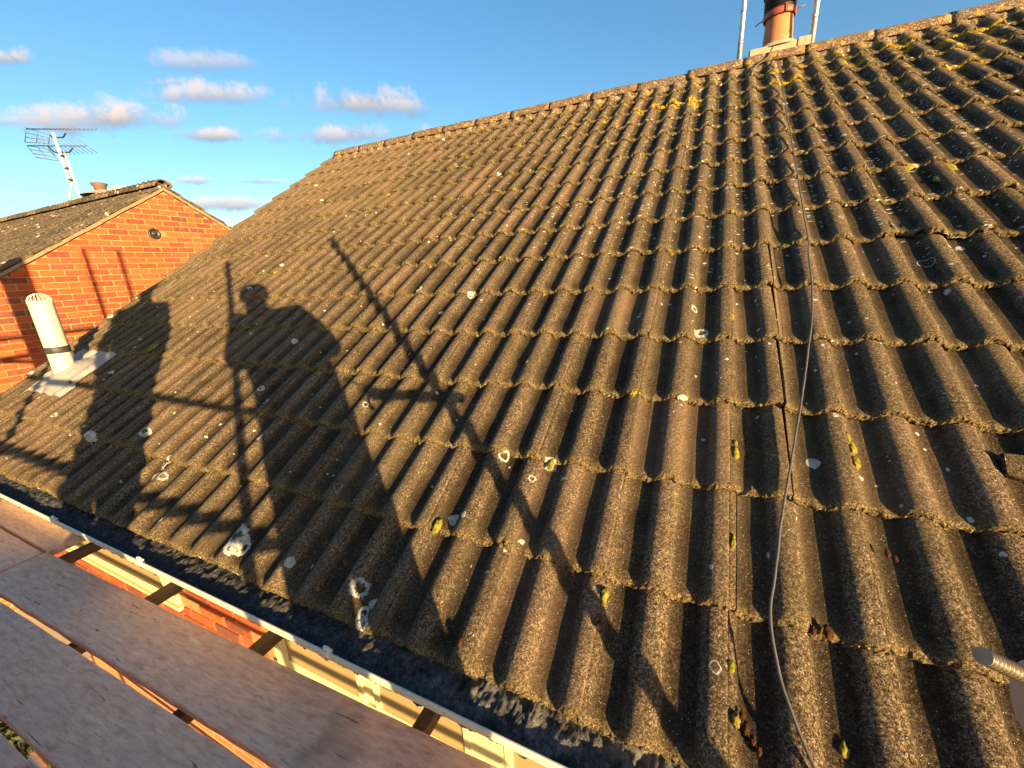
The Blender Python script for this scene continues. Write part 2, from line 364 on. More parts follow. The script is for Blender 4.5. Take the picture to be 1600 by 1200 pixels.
CABLEM = simple('grey_black_cable_sheath', (0.085, 0.08, 0.075), 0.38, var=0.3, scale=40)
RUBBERB = simple('dark_batten_timber', (0.10, 0.07, 0.045), 0.8, var=0.35, scale=18, bump=0.4)
SKIN = simple('skin', (0.50, 0.30, 0.22), 0.5, var=0.08)
CLOTH1 = simple('dark_work_jacket', (0.04, 0.045, 0.06), 0.9, var=0.2, scale=30)
CLOTH2 = simple('orange_work_coat', (0.55, 0.16, 0.03), 0.85, var=0.15, scale=30)
TROUS = simple('navy_work_trousers', (0.03, 0.035, 0.05), 0.9, var=0.2)
BOOTM = simple('brown_leather_boots', (0.10, 0.06, 0.035), 0.7)
HAIRM = simple('dark_hair', (0.03, 0.02, 0.015), 0.7)
HELM = simple('white_helmet_plastic', (0.75, 0.75, 0.72), 0.3, var=0.05)
PHONEM = simple('black_phone_glass', (0.01, 0.01, 0.012), 0.15, var=0.05)
GRASS = simple('rough_grass_ground', (0.06, 0.08, 0.03), 0.95, var=0.5, scale=3, bump=0.5, dirt=(0.10, 0.08, 0.05))
PAVE = simple('beige_concrete_paving', (0.40, 0.36, 0.27), 0.9, var=0.15, scale=5, bump=0.2)
MOSSY = simple('yellow_green_moss', (0.22, 0.19, 0.025), 0.95, var=0.75, scale=90, bump=1.0, spec=0.1, dirt=(0.06, 0.07, 0.015))
MOSSR = simple('rusty_brown_moss', (0.055, 0.022, 0.010), 0.95, var=0.8, scale=60, bump=1.0, spec=0.1)

def glass_m(N, bs):
    bs.inputs['Base Color'].default_value = (0.30, 0.23, 0.12, 1); bs.inputs['Roughness'].default_value = 0.45; bs.inputs['Specular IOR Level'].default_value = 0.3
GLASS = material('window_glass', glass_m)

def wood_m(N, bs):
    co = N.n('ShaderNodeTexCoord').outputs['Object']; rnd = N.n('ShaderNodeObjectInfo').outputs['Random']
    off = N.vmath('ADD', co, N.comb(N.math('MULTIPLY', rnd, 31.0), N.math('MULTIPLY', rnd, 17.0), 0.0))
    sc = N.vmath('MULTIPLY', off, (1.6, 7.0, 7.0))
    gn = N.noise(sc, 9.0, 6.0, 0.7, 0.4); cl = N.noise(off, 5.0, 5.0, 0.65); fn = N.noise(sc, 60.0, 3.0, 0.7)
    col = N.ramp(gn, [(0.30, (0.46, 0.27, 0.18)), (0.5, (0.68, 0.44, 0.31)), (0.7, (0.80, 0.58, 0.43))])
    col = N.mix(N.math('MULTIPLY', N.step(cl, 0.45, 0.7), 0.5), col, (0.56, 0.44, 0.36, 1))
    # scuffs: thin scratches running across and lighter scrapes
    sv = N.n('ShaderNodeMapping'); N.put(sv.inputs[0], off); sv.inputs['Rotation'].default_value = (0, 0, 0.9); sv.inputs['Scale'].default_value = (6, 95, 1)
    sc1 = N.noise(sv.outputs[0], 1.0, 3.0, 0.6, 0.6)
    col = N.mix(N.math('MULTIPLY', N.step(sc1, 0.62, 0.68), 0.55), col, (0.78, 0.66, 0.56, 1))
    col = N.mix(N.math('MULTIPLY', N.step(N.math('SUBTRACT', 1.0, sc1), 0.66, 0.70), 0.85), col, (0.09, 0.06, 0.045, 1))
    st = N.step(N.noise(off, 2.2, 3.0, 0.6), 0.60, 0.70)
    col = N.mix(N.math('MULTIPLY', st, 0.5), col, (0.20, 0.13, 0.10, 1))
    N.put(bs.inputs['Base Color'], col); bs.inputs['Roughness'].default_value = 0.75; bs.inputs['Specular IOR Level'].default_value = 0.3
    h = N.math('ADD', N.math('MULTIPLY', gn, 0.6), N.math('ADD', fn, sc1)); N.put(bs.inputs['Normal'], N.bump(h, 0.45, 0.003))
WOOD = material('worn_brown_deck_board', wood_m)

def debris_m(N, bs):
    geo = N.n('ShaderNodeNewGeometry').outputs['Position']
    f = N.noise(geo, 90.0, 5.0, 0.75, 0.5); mid = N.noise(geo, 14.0, 4.0, 0.6); p = N.sep(geo)
    col = N.ramp(f, [(0.35, (0.010, 0.011, 0.012)), (0.55, (0.045, 0.045, 0.045)), (0.70, (0.20, 0.20, 0.19))])
    gz = N.math('MULTIPLY', N.step(p[0], -1.6, -0.2), N.step(mid, 0.35, 0.6))
    col = N.mix(N.math('MULTIPLY', gz, 0.55), col, N.ramp(f, [(0.3, (0.05, 0.05, 0.048)), (0.6, (0.26, 0.26, 0.25))]))
    N.put(bs.inputs['Base Color'], col); bs.inputs['Roughness'].default_value = 0.9
    N.put(bs.inputs['Normal'], N.bump(f, 1.0, 0.008))
DEBRIS = material('black_gutter_debris', debris_m)

# ------------------------------------------------------------------ ground
g = MB(); g.add([(-900, -900, -5.1), (900, -900, -5.1), (900, 900, -5.1), (-900, 900, -5.1)], [(0, 1, 2, 3)])
tag(g.build('ground', GRASS), None, kind='structure')
g = MB(); g.box((-7.3, -3.0, -5.13), (-4.9, 7.5, -5.06))
tag(g.build('path', PAVE), None, kind='structure')

# dark hedge between the two houses, glimpsed down through the deck gaps
def leaf_m(N, bs):
    rnd = N.n('ShaderNodeNewGeometry').outputs['Random Per Island']
    N.put(bs.inputs['Base Color'], N.ramp(rnd, [(0.0, (0.012, 0.022, 0.008)), (0.6, (0.03, 0.05, 0.015)), (1.0, (0.06, 0.08, 0.025))])); bs.inputs['Roughness'].default_value = 0.7
LEAF = material('dark_hedge_leaves', leaf_m)
hv = []; hf = []
for q in range(15000):
    r = rng.random(3); c_ = Vector((-7.0 + 1.6 * r[0], -3.2 + 4.3 * r[1], -5.0 + 2.1 * r[2] ** 0.5 + 0.25 * fbm(r[0] * 3, r[1] * 6))); a_ = Vector(rng.normal(0, 1, 3)).normalized() * 0.045; b_ = a_.orthogonal().normalized() * 0.028
    k = len(hv); hv += [c_ - a_, c_ + b_, c_ + a_, c_ - b_]; hf.append((k, k + 1, k + 2, k + 3))
tag(mesh_obj('hedge', hv, hf, LEAF), 'dark green hedge far below between the two houses, glimpsed through the deck gaps', 'hedge', kind='stuff')

# ------------------------------------------------------------------ our house
house = empty('house', (-1.0, 4.13, -5.1)); HO = Vector(house.location)
tag(house, 'house whose weathered roof of rolled concrete tiles fills most of the view', 'house')
def hp(o):    # parent into the house keeping world coordinates
    o.parent = house; o.location = Vector(o.location) - HO; return o

XV, XE = -4.88, 3.6          # verge, and where the modelling stops on the right
SR = 15.05 * G               # slope length to the ridge
roof = MB()
def RB(x, s, n): # back slope
    p = RP(x, s, n); yr = SR * CT; return Vector((p.x, 2 * yr - p.y, p.z))
for (x0, x1) in ((XV + 0.03, XE),):
    a = [RP(x0, 0.03, -0.075), RP(x1, 0.03, -0.075), RP(x1, SR, -0.062), RP(x0, SR, -0.062)]
    roof.add(a, [(0, 1, 2, 3)])
    b = [RB(x0, 0.03, -0.03), RB(x1, 0.03, -0.03), RB(x1, SR, -0.03), RB(x0, SR, -0.03)]
    roof.add(b, [(3, 2, 1, 0)])
roofo = hp(roof.build('roof', UNDER))

# tile shape -------------------------------------------------------
def prof(x):   # crest height 0, pan -0.032
    t = ((x + 0.02 + 0.075) % 0.15) - 0.075
    R = 0.0476; h = 0.032
    if abs(t) < 0.045: return math.sqrt(R * R - t * t) - R
    return -h + 0.0012 * math.cos((abs(t) - 0.045) / 0.03 * PI * 2)
LT = 0.415
def tile_mesh(seed, x0=-0.03, x1=0.3, chip=None, nx=None):
    r = np.random.default_rng(seed)
    xs = list(np.linspace(0.0, 0.3, 51)); xs = [x for x in xs if x0 < x < x1]
    xs = sorted(set([round(v, 5) for v in ([x0] if x0 >= 0 else [-0.03, -0.018, -0.0045]) + [max(x0, 0.0)] + xs + [x1]]))
    ys = [0.0, 0.006, 0.02, 0.05, 0.09, 0.14, 0.19, 0.24, 0.29, 0.34, LT]
    ph = r.uniform(0, 100)
    vs = []; at = []; nx_ = len(xs)
    def zt(x, y):
        z = prof(x) - 0.0235 * y / G
        if x < -0.001: z -= 0.011
        elif x < 0.007: z -= 0.0035
        elif x > 0.2935: z += 0.0018
        z += 0.0012 * mnoise.noise(Vector((x * 14 + ph, y * 9, 0)))
        return z
    def noff(x):
        o = 0.006 * mnoise.noise(Vector((x * 28 + ph, 3.3, 0))) + 0.0045 * mnoise.noise(Vector((x * 95 + ph, 7.3, 0)))
        if chip and chip[0] < x < chip[1]: o += chip[2] * (0.75 + 0.5 * mnoise.noise(Vector((x * 60 + ph, 1, 0))))
        return o
    for yi, y in enumerate(ys):
        for x in xs:
            yo = noff(x) if yi < 3 else (noff(x) * 0.3 if yi == 3 and not chip else (noff(x) if yi == 3 else 0))
            z = zt(x, y)
            if yi == 0: z -= 0.0030 + 0.0032 * mnoise.noise(Vector((x * 120 + ph, 9.1, 0)))
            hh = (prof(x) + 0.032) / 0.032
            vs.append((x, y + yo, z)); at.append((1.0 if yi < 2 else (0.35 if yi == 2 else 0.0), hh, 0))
    # crumbly nose face
    rows = [(-0.0045, -0.0065), (-0.0065, -0.0130), (-0.005, -0.0195)]
    base = len(vs)
    for k, (dy, dz) in enumerate(rows):
        for x in xs:
            j = r.normal(0, 0.0019, 2)
            vs.append((x, noff(x) + dy + j[0], zt(x, 0) + dz + j[1])); at.append((1, (prof(x) + 0.032) / 0.032, 1))
    # underside
    ub = len(vs)
    for y in (0.06, LT):
        for x in xs: vs.append((x, y, zt(x, y) - 0.014)); at.append((0, 0.3, 1))
    fs = []; sm = []
    for yi in range(len(ys) - 1):
        for i in range(nx_ - 1):
            a = yi * nx_ + i; fs.append((a, a + 1, a + 1 + nx_, a + nx_)); sm.append(yi > 0)
    prev = 0
    for k in range(len(rows)):
        cur = base + k * nx_
        for i in range(nx_ - 1): fs.append((cur + i, cur + i + 1, prev + i + 1, prev + i)); sm.append(False)
        prev = cur
    for i in range(nx_ - 1): fs.append((ub + i, ub + i + 1, prev + i + 1, prev + i)); sm.append(True)
    for i in range(nx_ - 1): fs.append((ub + nx_ + i, ub + nx_ + i + 1, ub + i + 1, ub + i)); sm.append(True)
    # sides
    for e in (0, nx_ - 1):
        col_top = [yi * nx_ + e for yi in range(len(ys))]
        lowA = [base + k * nx_ + e for k in range(3)]
        k0 = len(vs)
        for y in ys[1:]:
            vs.append((xs[e], y, zt(xs[e], y) - 0.014)); at.append((0.3, 0.4, 1))
        lows = [lowA[2]] + list(range(k0, k0 + len(ys) - 1))
        for q in range(len(ys) - 1):
            f4 = (col_top[q], col_top[q + 1], lows[q + 1], lows[q]); fs.append(f4 if e == 0 else f4[::-1]); sm.append(False)
        f5 = (col_top[0], lowA[2], lowA[1], lowA[0]); fs.append(f5 if e else f5[::-1]); sm.append(False)
    me = bpy.data.meshes.new('roof_tile'); me.from_pydata(vs, [], fs); me.materials.append(TILE)
    me.polygons.foreach_set('use_smooth', sm)
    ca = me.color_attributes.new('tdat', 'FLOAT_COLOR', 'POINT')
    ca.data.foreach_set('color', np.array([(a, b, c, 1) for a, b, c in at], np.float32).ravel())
    me.update(); return me
TM = [tile_mesh(i) for i in range(9)]
TCHIP = [tile_mesh(20, chip=(-0.01, 0.105, 0.050)), tile_mesh(21, chip=(0.0, 0.055, 0.07)), tile_mesh(22, chip=(0.235, 0.285, 0.018))]
TLEFT = tile_mesh(30, -0.03, 0.152); TRIGHT = tile_mesh(31, 0.152, 0.3); TVERGE = tile_mesh(33, 0.118, 0.3)
ROT = Matrix.Rotation(TH, 4, 'X')
def tile_matrix(T, j, dx=0, ds=0, dn=0, rz=0, ry=0, rx=0):
    M = Matrix.Translation(RP(T * 0.3 + dx, j * G + ds, dn)) @ ROT
    return M @ Matrix.Translation((0.15, 0.2, 0)) @ Matrix.Rotation(rz, 4, 'Z') @ Matrix.Rotation(ry, 4, 'Y') @ Matrix.Rotation(rx, 4, 'X') @ Matrix.Translation((-0.15, -0.2, 0))
CR = [Vector(r) for r in CAMR]
def vis(P):
    q = Vector((CR[0].dot(P - CAMP), CR[1].dot(P - CAMP), CR[2].dot(P - CAMP)))
    if q.z < 0.05: return False
    u, v = 800 + 626 * q.x / q.z, 600 + 626 * q.y / q.z
    return -140 < u < 1740 and -120 < v < 1420
tiles = []   # (distance, mesh, matrix)
special = {(0, 2): 'crack1', (0, 3): 'crack3', (0, 4): 'crack2', (0, 5): 'crack1', (2, 6): 'chip0', (2, 2): 'plain', (-3, 1): 'chip2', (0, 1): 'plain'}
for T in range(-17, 11):
    for j in range(0, 15):
        c = RP(T * 0.3 + 0.15, j * G + 0.1, 0)
        r = random.Random(T * 101 + j * 17 + 3)
        dx, ds, dn = r.gauss(0, 0.0010), r.gauss(0, 0.0035) + 0.004 * math.sin(T * 1.7), abs(r.gauss(0, 0.0012))
        rz, ry, rx = r.gauss(0, 0.0035), r.gauss(0, 0.004), r.gauss(0, 0.0025)
        M = tile_matrix(T, j, dx, ds, dn, rz, ry, rx)
        me = TM[r.randrange(9)]; ok = vis(c) or any(vis(RP(T * 0.3 + a, j * G + b, 0)) for a in (0, .3) for b in (0, .3))
        seen = 0 if ok else 50
        d = (c - CAMP).length + seen; sp = special.get((T, j))
        if T == -17: me = TVERGE
        if sp and sp.startswith('crack'):
            k = {'crack1': (0.010, 0.004), 'crack2': (0.022, -0.003), 'crack3': (0.006, 0.009)}[sp]
            tiles.append((d, TLEFT, tile_matrix(T, j, -0.002, ds + k[1], 0.001, k[0] * 1.3, -0.006 if sp == 'crack2' else 0.0, 0)))
            tiles.append((d, TRIGHT, tile_matrix(T, j, 0.003, ds, 0.002, -0.004, 0.0, 0)))
            continue
        if sp and sp.startswith('chip'):
            me = TCHIP[int(sp[-1])]
            M = tile_matrix(T, j, dx, ds, 0.004 if sp != 'chip2' else 0.0, 0.004, 0.0, -0.03 if sp == 'chip0' else 0.0)
        tiles.append((d, me, M))
tiles.sort(key=lambda t: t[0])
for d, me, M in tiles[:300]:
    o = bpy.data.objects.new('roof_tile', me); COL.objects.link(o); o.parent = roofo
    o.matrix_local = Matrix.Translation(-HO - Vector((0, 0, 0))) @ M if False else M
rest = [t for t in tiles[300:]]
# roof object sits at the house origin offset, so tiles (children) use roof-local = world coordinates
vs = []; fs = []; sm = []; at = []
for d, me, M in rest:
    n0 = len(vs); n = len(me.vertices); A = np.empty(n * 3, np.float32); me.vertices.foreach_get('co', A); A = A.reshape(-1, 3)
    MM = np.array(M); A = A @ MM[:3, :3].T + MM[:3, 3]; vs.append(A)
    at.append(np.array([c.color[:] for c in me.color_attributes['tdat'].data], np.float32))
    fs += [tuple(i + sum(len(q) for q in vs[:-1]) for i in p.vertices) for p in me.polygons] if False else []
off = 0; faces = []; smooth = []
for (d, me, M), A in zip(rest, vs):
    for p in me.polygons: faces.append(tuple(i + off for i in p.vertices)); smooth.append(p.use_smooth)
    off += len(A)
me = bpy.data.meshes.new('roof_tile_field'); me.from_pydata(np.vstack(vs).tolist(), [], faces); me.materials.append(TILE)
me.polygons.foreach_set('use_smooth', smooth)
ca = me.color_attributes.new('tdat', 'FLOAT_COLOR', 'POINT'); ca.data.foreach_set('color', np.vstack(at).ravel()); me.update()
o = bpy.data.objects.new('roof_tile_field', me); link(o, roofo); o['kind'] = 'stuff'

# verge: mortar strip and undercloak under the left tile edges
v = MB()
n = 60
for i in range(n):
    s0, s1 = 0.02 + (SR - 0.02) * i / n, 0.02 + (SR - 0.02) * (i + 1) / n
    w = 0.006 * fbm(s0 * 9, 1)
    w2 = 0.006 * fbm(s1 * 9, 1)
    a = [RP(XV + 0.012 + w, s0, -0.036), RP(XV + 0.012 + w2, s1, -0.036), RP(XV + 0.016 + w2, s1, -0.072), RP(XV + 0.016 + w, s0, -0.072), RP(XV + 0.12, s0, -0.036), RP(XV + 0.12, s1, -0.036)]
    v.add(a, [(0, 3, 2, 1), (0, 1, 5, 4)])
o = v.build('verge_mortar', BEDDING, roofo)
v = MB(); q = [RP(XV - 0.02, 0.0, -0.074), RP(XV + 0.2, 0.0, -0.074), RP(XV + 0.2, SR, -0.074), RP(XV - 0.02, SR, -0.074)]
q2 = [p - Vector((0, 0, 0.008)) for p in q]
v.add(q + q2, [(0, 1, 2, 3), (4, 7, 6, 5), (0, 4, 5, 1), (1, 5, 6, 2), (2, 6, 7, 3), (3, 7, 4, 0)])
v.build('undercloak_board', BEDDING, roofo)

# ridge tiles
YR, ZR = SR * CT, SR * ST
def ridge_tile_mesh(seed, L=0.448, rad=0.115, th=0.014):
    r = np.random.default_rng(seed); na, nl = 17, 9; vs = []; fs = []; sm = []
    for layer in (0, 1):
        for i in range(nl + 1):
            x = L * i / nl
            for k in range(na + 1):
                a = math.radians(-82 + 164 * k / na); rr = rad - layer * th
                rr += 0.005 * mnoise.noise(Vector((x * 12 + seed * 5, a * 2.5, layer))) + 0.004 * mnoise.noise(Vector((x * 45 + seed * 5, a * 7, layer)))
                if i in (0, nl): rr -= 0.002
                xx = x + (0.003 * mnoise.noise(Vector((a * 9, seed, 0))) if i in (0, nl) else 0)
                vs.append((xx, rr * math.sin(a), rr * math.cos(a) * 0.98))
    w = na + 1; N1 = (nl + 1) * w
    for i in range(nl):
        for k in range(na):
            a = i * w + k; fs.append((a, a + w, a + w + 1, a + 1)[::-1]); sm.append(True)
            b = a + N1; fs.append((b, b + 1, b + w + 1, b + w)[::-1]); sm.append(True)
    for i in (0, nl):
        for k in range(na):
            a = i * w + k; q = (a, a + 1, a + 1 + N1, a + N1); fs.append(q if i else q[::-1]); sm.append(False)
    for k in (0, na):
        for i in range(nl):
            a = i * w + k; q = (a, a + w, a + w + N1, a + N1); fs.append(q if k == 0 else q[::-1]); sm.append(False)
    me = bpy.data.meshes.new('ridge_tile'); me.from_pydata(vs, [], fs); me.materials.append(RIDGE)
    me.polygons.foreach_set('use_smooth', sm); me.update(); return me
RM = [ridge_tile_mesh(i) for i in range(4)]
ZT = ZR - 0.085
x = XV - 0.03; i = 0
while x < XE:
    r = random.Random(i * 7 + 1)
    share('ridge_tile', RM[i % 4], roofo, (x + r.gauss(0, .003), YR + r.gauss(0, .004), ZT - 0.004 + r.gauss(0, .003)), (r.gauss(0, .02), r.gauss(0, .008), r.gauss(0, .006)))
    x += 0.453; i += 1
# mortar bedding under the ridge tiles, filling the pans, and the joints
b = MB(); nx, ny = 900, 7; X0, X1 = XV - 0.01, XE; vs = []
for ix in range(nx + 1):
    x = X0 + (X1 - X0) * ix / nx
    crest = prof((x - (-17 * 0.3)) % 0.3)
    lip = 14.36 * G + 0.022 * fbm(x * 7, 2.2) + 0.012 * (-(crest) / 0.032)
    for k in range(ny + 1):
        t = k / ny
        s = lip + (SR + 0.02 - lip) * t
        nn = (crest - 0.014) * (1 - t) + (-0.004) * t + 0.022 * math.sin(PI * min(1, t * 1.2)) * 0.6 + 0.009 * fbm(x * 22, s * 22, 1)
        if k == 0: nn = crest - 0.028
        vs.append(RP(x, s, nn))
fs = [(i * (ny + 1) + k, (i + 1) * (ny + 1) + k, (i + 1) * (ny + 1) + k + 1, i * (ny + 1) + k + 1) for i in range(nx) for k in range(ny)]
b.add(vs, fs, True); b.build('ridge_mortar', RIDGE, roofo)
# verge end of the ridge: filled with mortar
b = MB(); b.lathe([(0.0, 0.0), (0.098, 0.0), (0.098, 0.03), (0.0, 0.03)], 24, Matrix.Translation((XV - 0.028, YR, ZT)) @ Matrix.Rotation(PI / 2, 4, 'Y'))
b.build('ridge_end_mortar', BEDDING, roofo)

# walls of our house ------------------------------------------------
WY = 0.25
wins = [(-4.22, -2.74, -0.81), (-1.89, -0.70, -0.84), (-0.70, 1.6, -0.84)]
wall = MB()
wall.box((XV + 0.09, WY - 0.008, -5.1), (XE, WY + 0.10, -0.05))
wall.box((XV + 0.09, WY + 0.10, -5.1), (XV + 0.33, 2 * YR - WY, -0.05))
# gable triangle
gx0, gx1 = XV + 0.09, XV + 0.33
wall.add([(gx0, WY, -0.05), (gx0, 2 * YR - WY, -0.05), (gx0, YR, ZR - 0.25), (gx1, WY, -0.05), (gx1, 2 * YR - WY, -0.05), (gx1, YR, ZR - 0.25)],
         [(0, 2, 1), (3, 4, 5), (0, 3, 5, 2), (1, 2, 5, 4), (0, 1, 4, 3)])
wall.box((XE - 0.1, WY + 0.1, -5.1), (XE, 2 * YR - WY, -0.05)); wall.box((gx1, 2 * YR - WY - 0.1, -5.1), (XE - 0.1, 2 * YR - WY, -0.05))
wallo = hp(wall.build('wall', MORTAR))
def brick_mesh(name, L, D, H, seed):
    bm = bmesh.new(); bmesh.ops.create_cube(bm, size=1.0)
    for vv in bm.verts: vv.co = Vector((vv.co.x * L, vv.co.y * D, vv.co.z * H))
    bmesh.ops.bevel(bm, geom=bm.edges[:], offset=0.004, segments=1, affect='EDGES')
    for vv in bm.verts: vv.co += Vector([0.0015 * mnoise.noise(vv.co * 40 + Vector((seed, k * 9, 0))) for k in range(3)])
    me = bpy.data.meshes.new(name); bm.to_mesh(me); bm.free(); me.materials.append(BRICK); return me
BX = [brick_mesh('brick', 0.215, 0.03, 0.064, s) for s in range(4)]
BXH = [brick_mesh('brick', 0.1025, 0.03, 0.064, s + 9) for s in range(2)]
def bricks(par, x0, x1, z0, rows, skip, place, limit=300, order=None, halfend=False, minw=0.06, clip=None):
    out = []
    for k in range(rows):
        z = z0 + (k + 0.5) * 0.075; off = 0.1125 if k % 2 else 0.0; n = int((x1 - x0) / 0.225) + 2
        for q in range(-1, n):
            a = x0 + q * 0.225 + off; bnd = a + 0.225; a = max(a, x0); bnd = min(bnd, x1)
            if bnd - a < minw: continue
            if clip:
                lim = clip(z); a, bnd = max(a, lim[0]), min(bnd, lim[1])
                if bnd - a < 0.03: continue
            L = bnd - a - 0.013; c = (a + bnd) / 2
            if skip(c, z, L): continue
            out.append((c, z, L))
    if order: out.sort(key=order)
    for i, (c, z, L) in enumerate(out[:limit]):
        r = random.Random(i * 3 + 1); me = BX[r.randrange(4)]
        loc, rot = place(c, z); loc = Vector(loc) + Vector((r.gauss(0, .0008), r.gauss(0, .0012), r.gauss(0, .0008)))
        share('brick', me, par, loc, (rot[0], rot[1], rot[2]), (L / 0.215, 1, 1))
    return out[limit:]
def skip_own(c, z, L):
    for (a, b, zz) in wins:
        if a - L / 2 < c < b + L / 2 and zz - 0.03 < z < zz + 0.65: return True
    return False
left = bricks(wallo, XV + 0.09, 0.6, -1.86, 19, skip_own, lambda c, z: ((c, WY, z), (0, 0, 0)), 300, order=lambda t: abs(t[1] + 0.9) * 2 + abs(t[0] + 1.5))
def stuff_bricks(lst, name, par, mapper):
    b = MB()
    for c, z, L in lst: mapper(b, c, z, L)
    if lst:
        o = b.build(name, BRICK, par); o['kind'] = 'stuff'
stuff_bricks(left, 'brick_field', wallo, lambda b, c, z, L: b.box((c - L / 2, WY - 0.015, z - .032), (c + L / 2, WY + 0.015, z + .032)))
b = MB(); b.box((XV + 0.09, WY - 0.014, -5.1), (XE, WY - 0.009, -1.87)); b.box((0.62, WY - 0.014, -1.87), (XE, WY - 0.009, -0.05)); b.build('lower_wall', BRICKWALL, wallo)
b = MB(); b.box((gx0 - 0.012, WY + 0.03, -5.1), (gx0 - 0.002, 2 * YR - WY, -0.08)); b.build('gable_brickwork', BRICKWALL, wallo)

c = MB(); c.box((-6.3, 0.05, -2.25), (XV + 0.08, 1.3, -2.17), bev=0.01); c.box((-6.3, 0.02, -2.29), (XV + 0.08, 0.05, -2.15), bev=0.004)
hp(c.build('side_canopy', PVC))
# windows
for wi, (a, bb, zs) in enumerate(wins[:2] + [wins[2]]):
    top = zs + 0.58; y = WY - 0.02
    w = MB(); w.box((a, y - 0.005, zs), (bb, y + 0.03, zs + 0.045)); w.box((a, y - 0.005, top - 0.06), (bb, y + 0.03, top))
    w.box((a, y - 0.008, zs + 0.045), (a + 0.07, y + 0.03, top - 0.06)); w.box((bb - 0.07, y - 0.008, zs + 0.045), (bb, y + 0.03, top - 0.06))
    fr = hp(w.build('window', PVC)) ; fr.name = 'window'
    s = MB(); s.box((a - 0.02, y - 0.020, zs - 0.022), (bb + 0.02, y + 0.02, zs - 0.002), bev=0.003); s.build('window_sill', PVC, fr)
    mids = [] if wi == 0 else ([a + 0.62] if wi == 1 else [a + 0.75, a + 1.5])
    xs = [a + 0.07] + mids + [bb - 0.07]
    for mm in mids:
        s = MB(); s.box((mm - 0.03, y - 0.002, zs + 0.06), (mm + 0.03, y + 0.028, top - 0.06)); s.build('mullion', PVC, fr)
    for k in range(len(xs) - 1):
        p0, p1 = xs[k] + (0.03 if k else 0), xs[k + 1] - (0.03 if k < len(xs) - 2 else 0)
        s = MB()
        for q in ((p0 + .001, zs + .046, p1 - .001, zs + .075), (p0 + .001, top - .095, p1 - .001, top - .061), (p0 + .001, zs + .075, p0 + .03, top - .095), (p1 - .03, zs + .075, p1 - .001, top - .095)):
            s.box((q[0], y - 0.012, q[1]), (q[2], y + 0.012, q[3]))
        s.build('sash', PVC, fr)
        s = MB(); s.box((p0 + .03, y - 0.004, zs + .075), (p1 - .03, y + 0.004, top - .095)); s.build('pane', GLASS, fr)

# fascia, soffit, gutter
f = MB(); f.box((XV, 0.048, -0.27), (XE, 0.070, -0.052)); hp(f.build('fascia', PVC))
f = MB(); f.box((XV, 0.070, -0.27), (XE, WY - 0.018, -0.255)); hp(f.build('soffit', PVC))
gy0, gy1, gz = -0.069, 0.044, -0.055
def gutprof(off):
    pts = []
    for k in range(15):
        a = PI + PI * k / 14; pts.append(((gy0 + gy1) / 2 + (0.0565 - off) * math.cos(a), gz - 0.012 + (0.062 - off) * math.sin(a)))
    return [(gy0 + off, gz)] + pts + [(gy1 - off, gz)]
b = MB(); po, pi = gutprof(0), gutprof(0.0028); NX = 2
vs = []
for x in (XV - 0.06, XE):
    vs += [(x, p[0], p[1]) for p in po] + [(x, p[0], p[1]) for p in pi]
k = len(po); w = 2 * k
fs = [(i, i + 1, i + 1 + w, i + w) for i in range(k - 1)] + [(i + k, i + k + w, i + 1 + k + w, i + 1 + k) for i in range(k - 1)]
fs += [(0, w, w + k, k), (k - 1, 2 * k - 1, w + 2 * k - 1, w + k - 1)]
b.add(vs, fs, True)
b.box((XV - 0.06, gy0 - 0.003, gz - 0.008), (XE, gy0 + 0.002, gz + 0.001), bev=0.001)   # rolled lip
gut = hp(b.build('gutter', GUTTER_M))
for xb in (-2.83, -2.06, -1.03, -0.1, 0.9, -3.9, 2.0):
    c = MB(); c.box((xb - 0.014, gy0 - 0.009, gz - 0.016), (xb + 0.014, gy0 + 0.012, gz + 0.006), bev=0.003); c.box((xb - 0.009, gy0 - 0.004, gz + 0.005), (xb + 0.012, gy0 + 0.006, gz + 0.019), bev=0.003)
    c.build('gutter_clip', GUTTER_M, gut)
# debris filling the gutter
nx, ny = 1500, 12; vs = []
for i in range(nx + 1):
    x = XV - 0.05 + (XE - XV) * i / nx * 0.75
    for k in range(ny + 1):
        t = k / ny; y = gy0 + 0.006 + (0.050 + 0.02 - gy0 - 0.006) * t
        z = gz - 0.030 + 0.020 * t + 0.016 * math.sin(PI * t) * (0.5 + fbm(x * 3, 5)) + 0.012 * fbm(x * 30, y * 30, 3) + 0.006 * fbm(x * 110, y * 110, 8)
        if t < 0.15: z -= 0.010 * (1 - t / 0.15)
        vs.append((x, y, z))
fs = [(i * (ny + 1) + k, (i + 1) * (ny + 1) + k, (i + 1) * (ny + 1) + k + 1, i * (ny + 1) + k + 1) for i in range(nx) for k in range(ny)]
o = mesh_obj('gutter_debris', vs, fs, DEBRIS, None, True); o['kind'] = 'stuff'
tag(o, 'black leaf and moss debris filling the gutter below the lowest tiles', 'debris')

# chimney with pot and cowl
ch = MB(); ch.box((0.16, 4.42, 1.6), (0.56, 4.95, 2.765)); cho = hp(ch.build('chimney', BRICKWALL))
c = MB(); c.box((0.13, 4.40, 2.765), (0.50, 4.98, 2.835), bev=0.008); c.box((0.506, 4.40, 2.765), (0.62, 4.98, 2.85), bev=0.008)
M = Matrix.Translation((0.37, 4.60, 2.825)); c.lathe([(0.225, 0.0), (0.20, 0.03), (0.155, 0.055), (0.13, 0.065)], 20, M)
for i_, v_ in enumerate(c.v):
    nz_ = 0.006 * fbm(v_[0] * 20, v_[1] * 20, v_[2] * 20); c.v[i_] = (v_[0], v_[1], v_[2] + nz_)
c.build('flaunching', FLAUNCH, cho)
c = MB(); M = Matrix.Translation((0.37, 4.60, 2.855)) @ Matrix.Rotation(math.radians(-2), 4, 'Y') @ Matrix.Diagonal((0.84, 0.84, 0.93, 1))
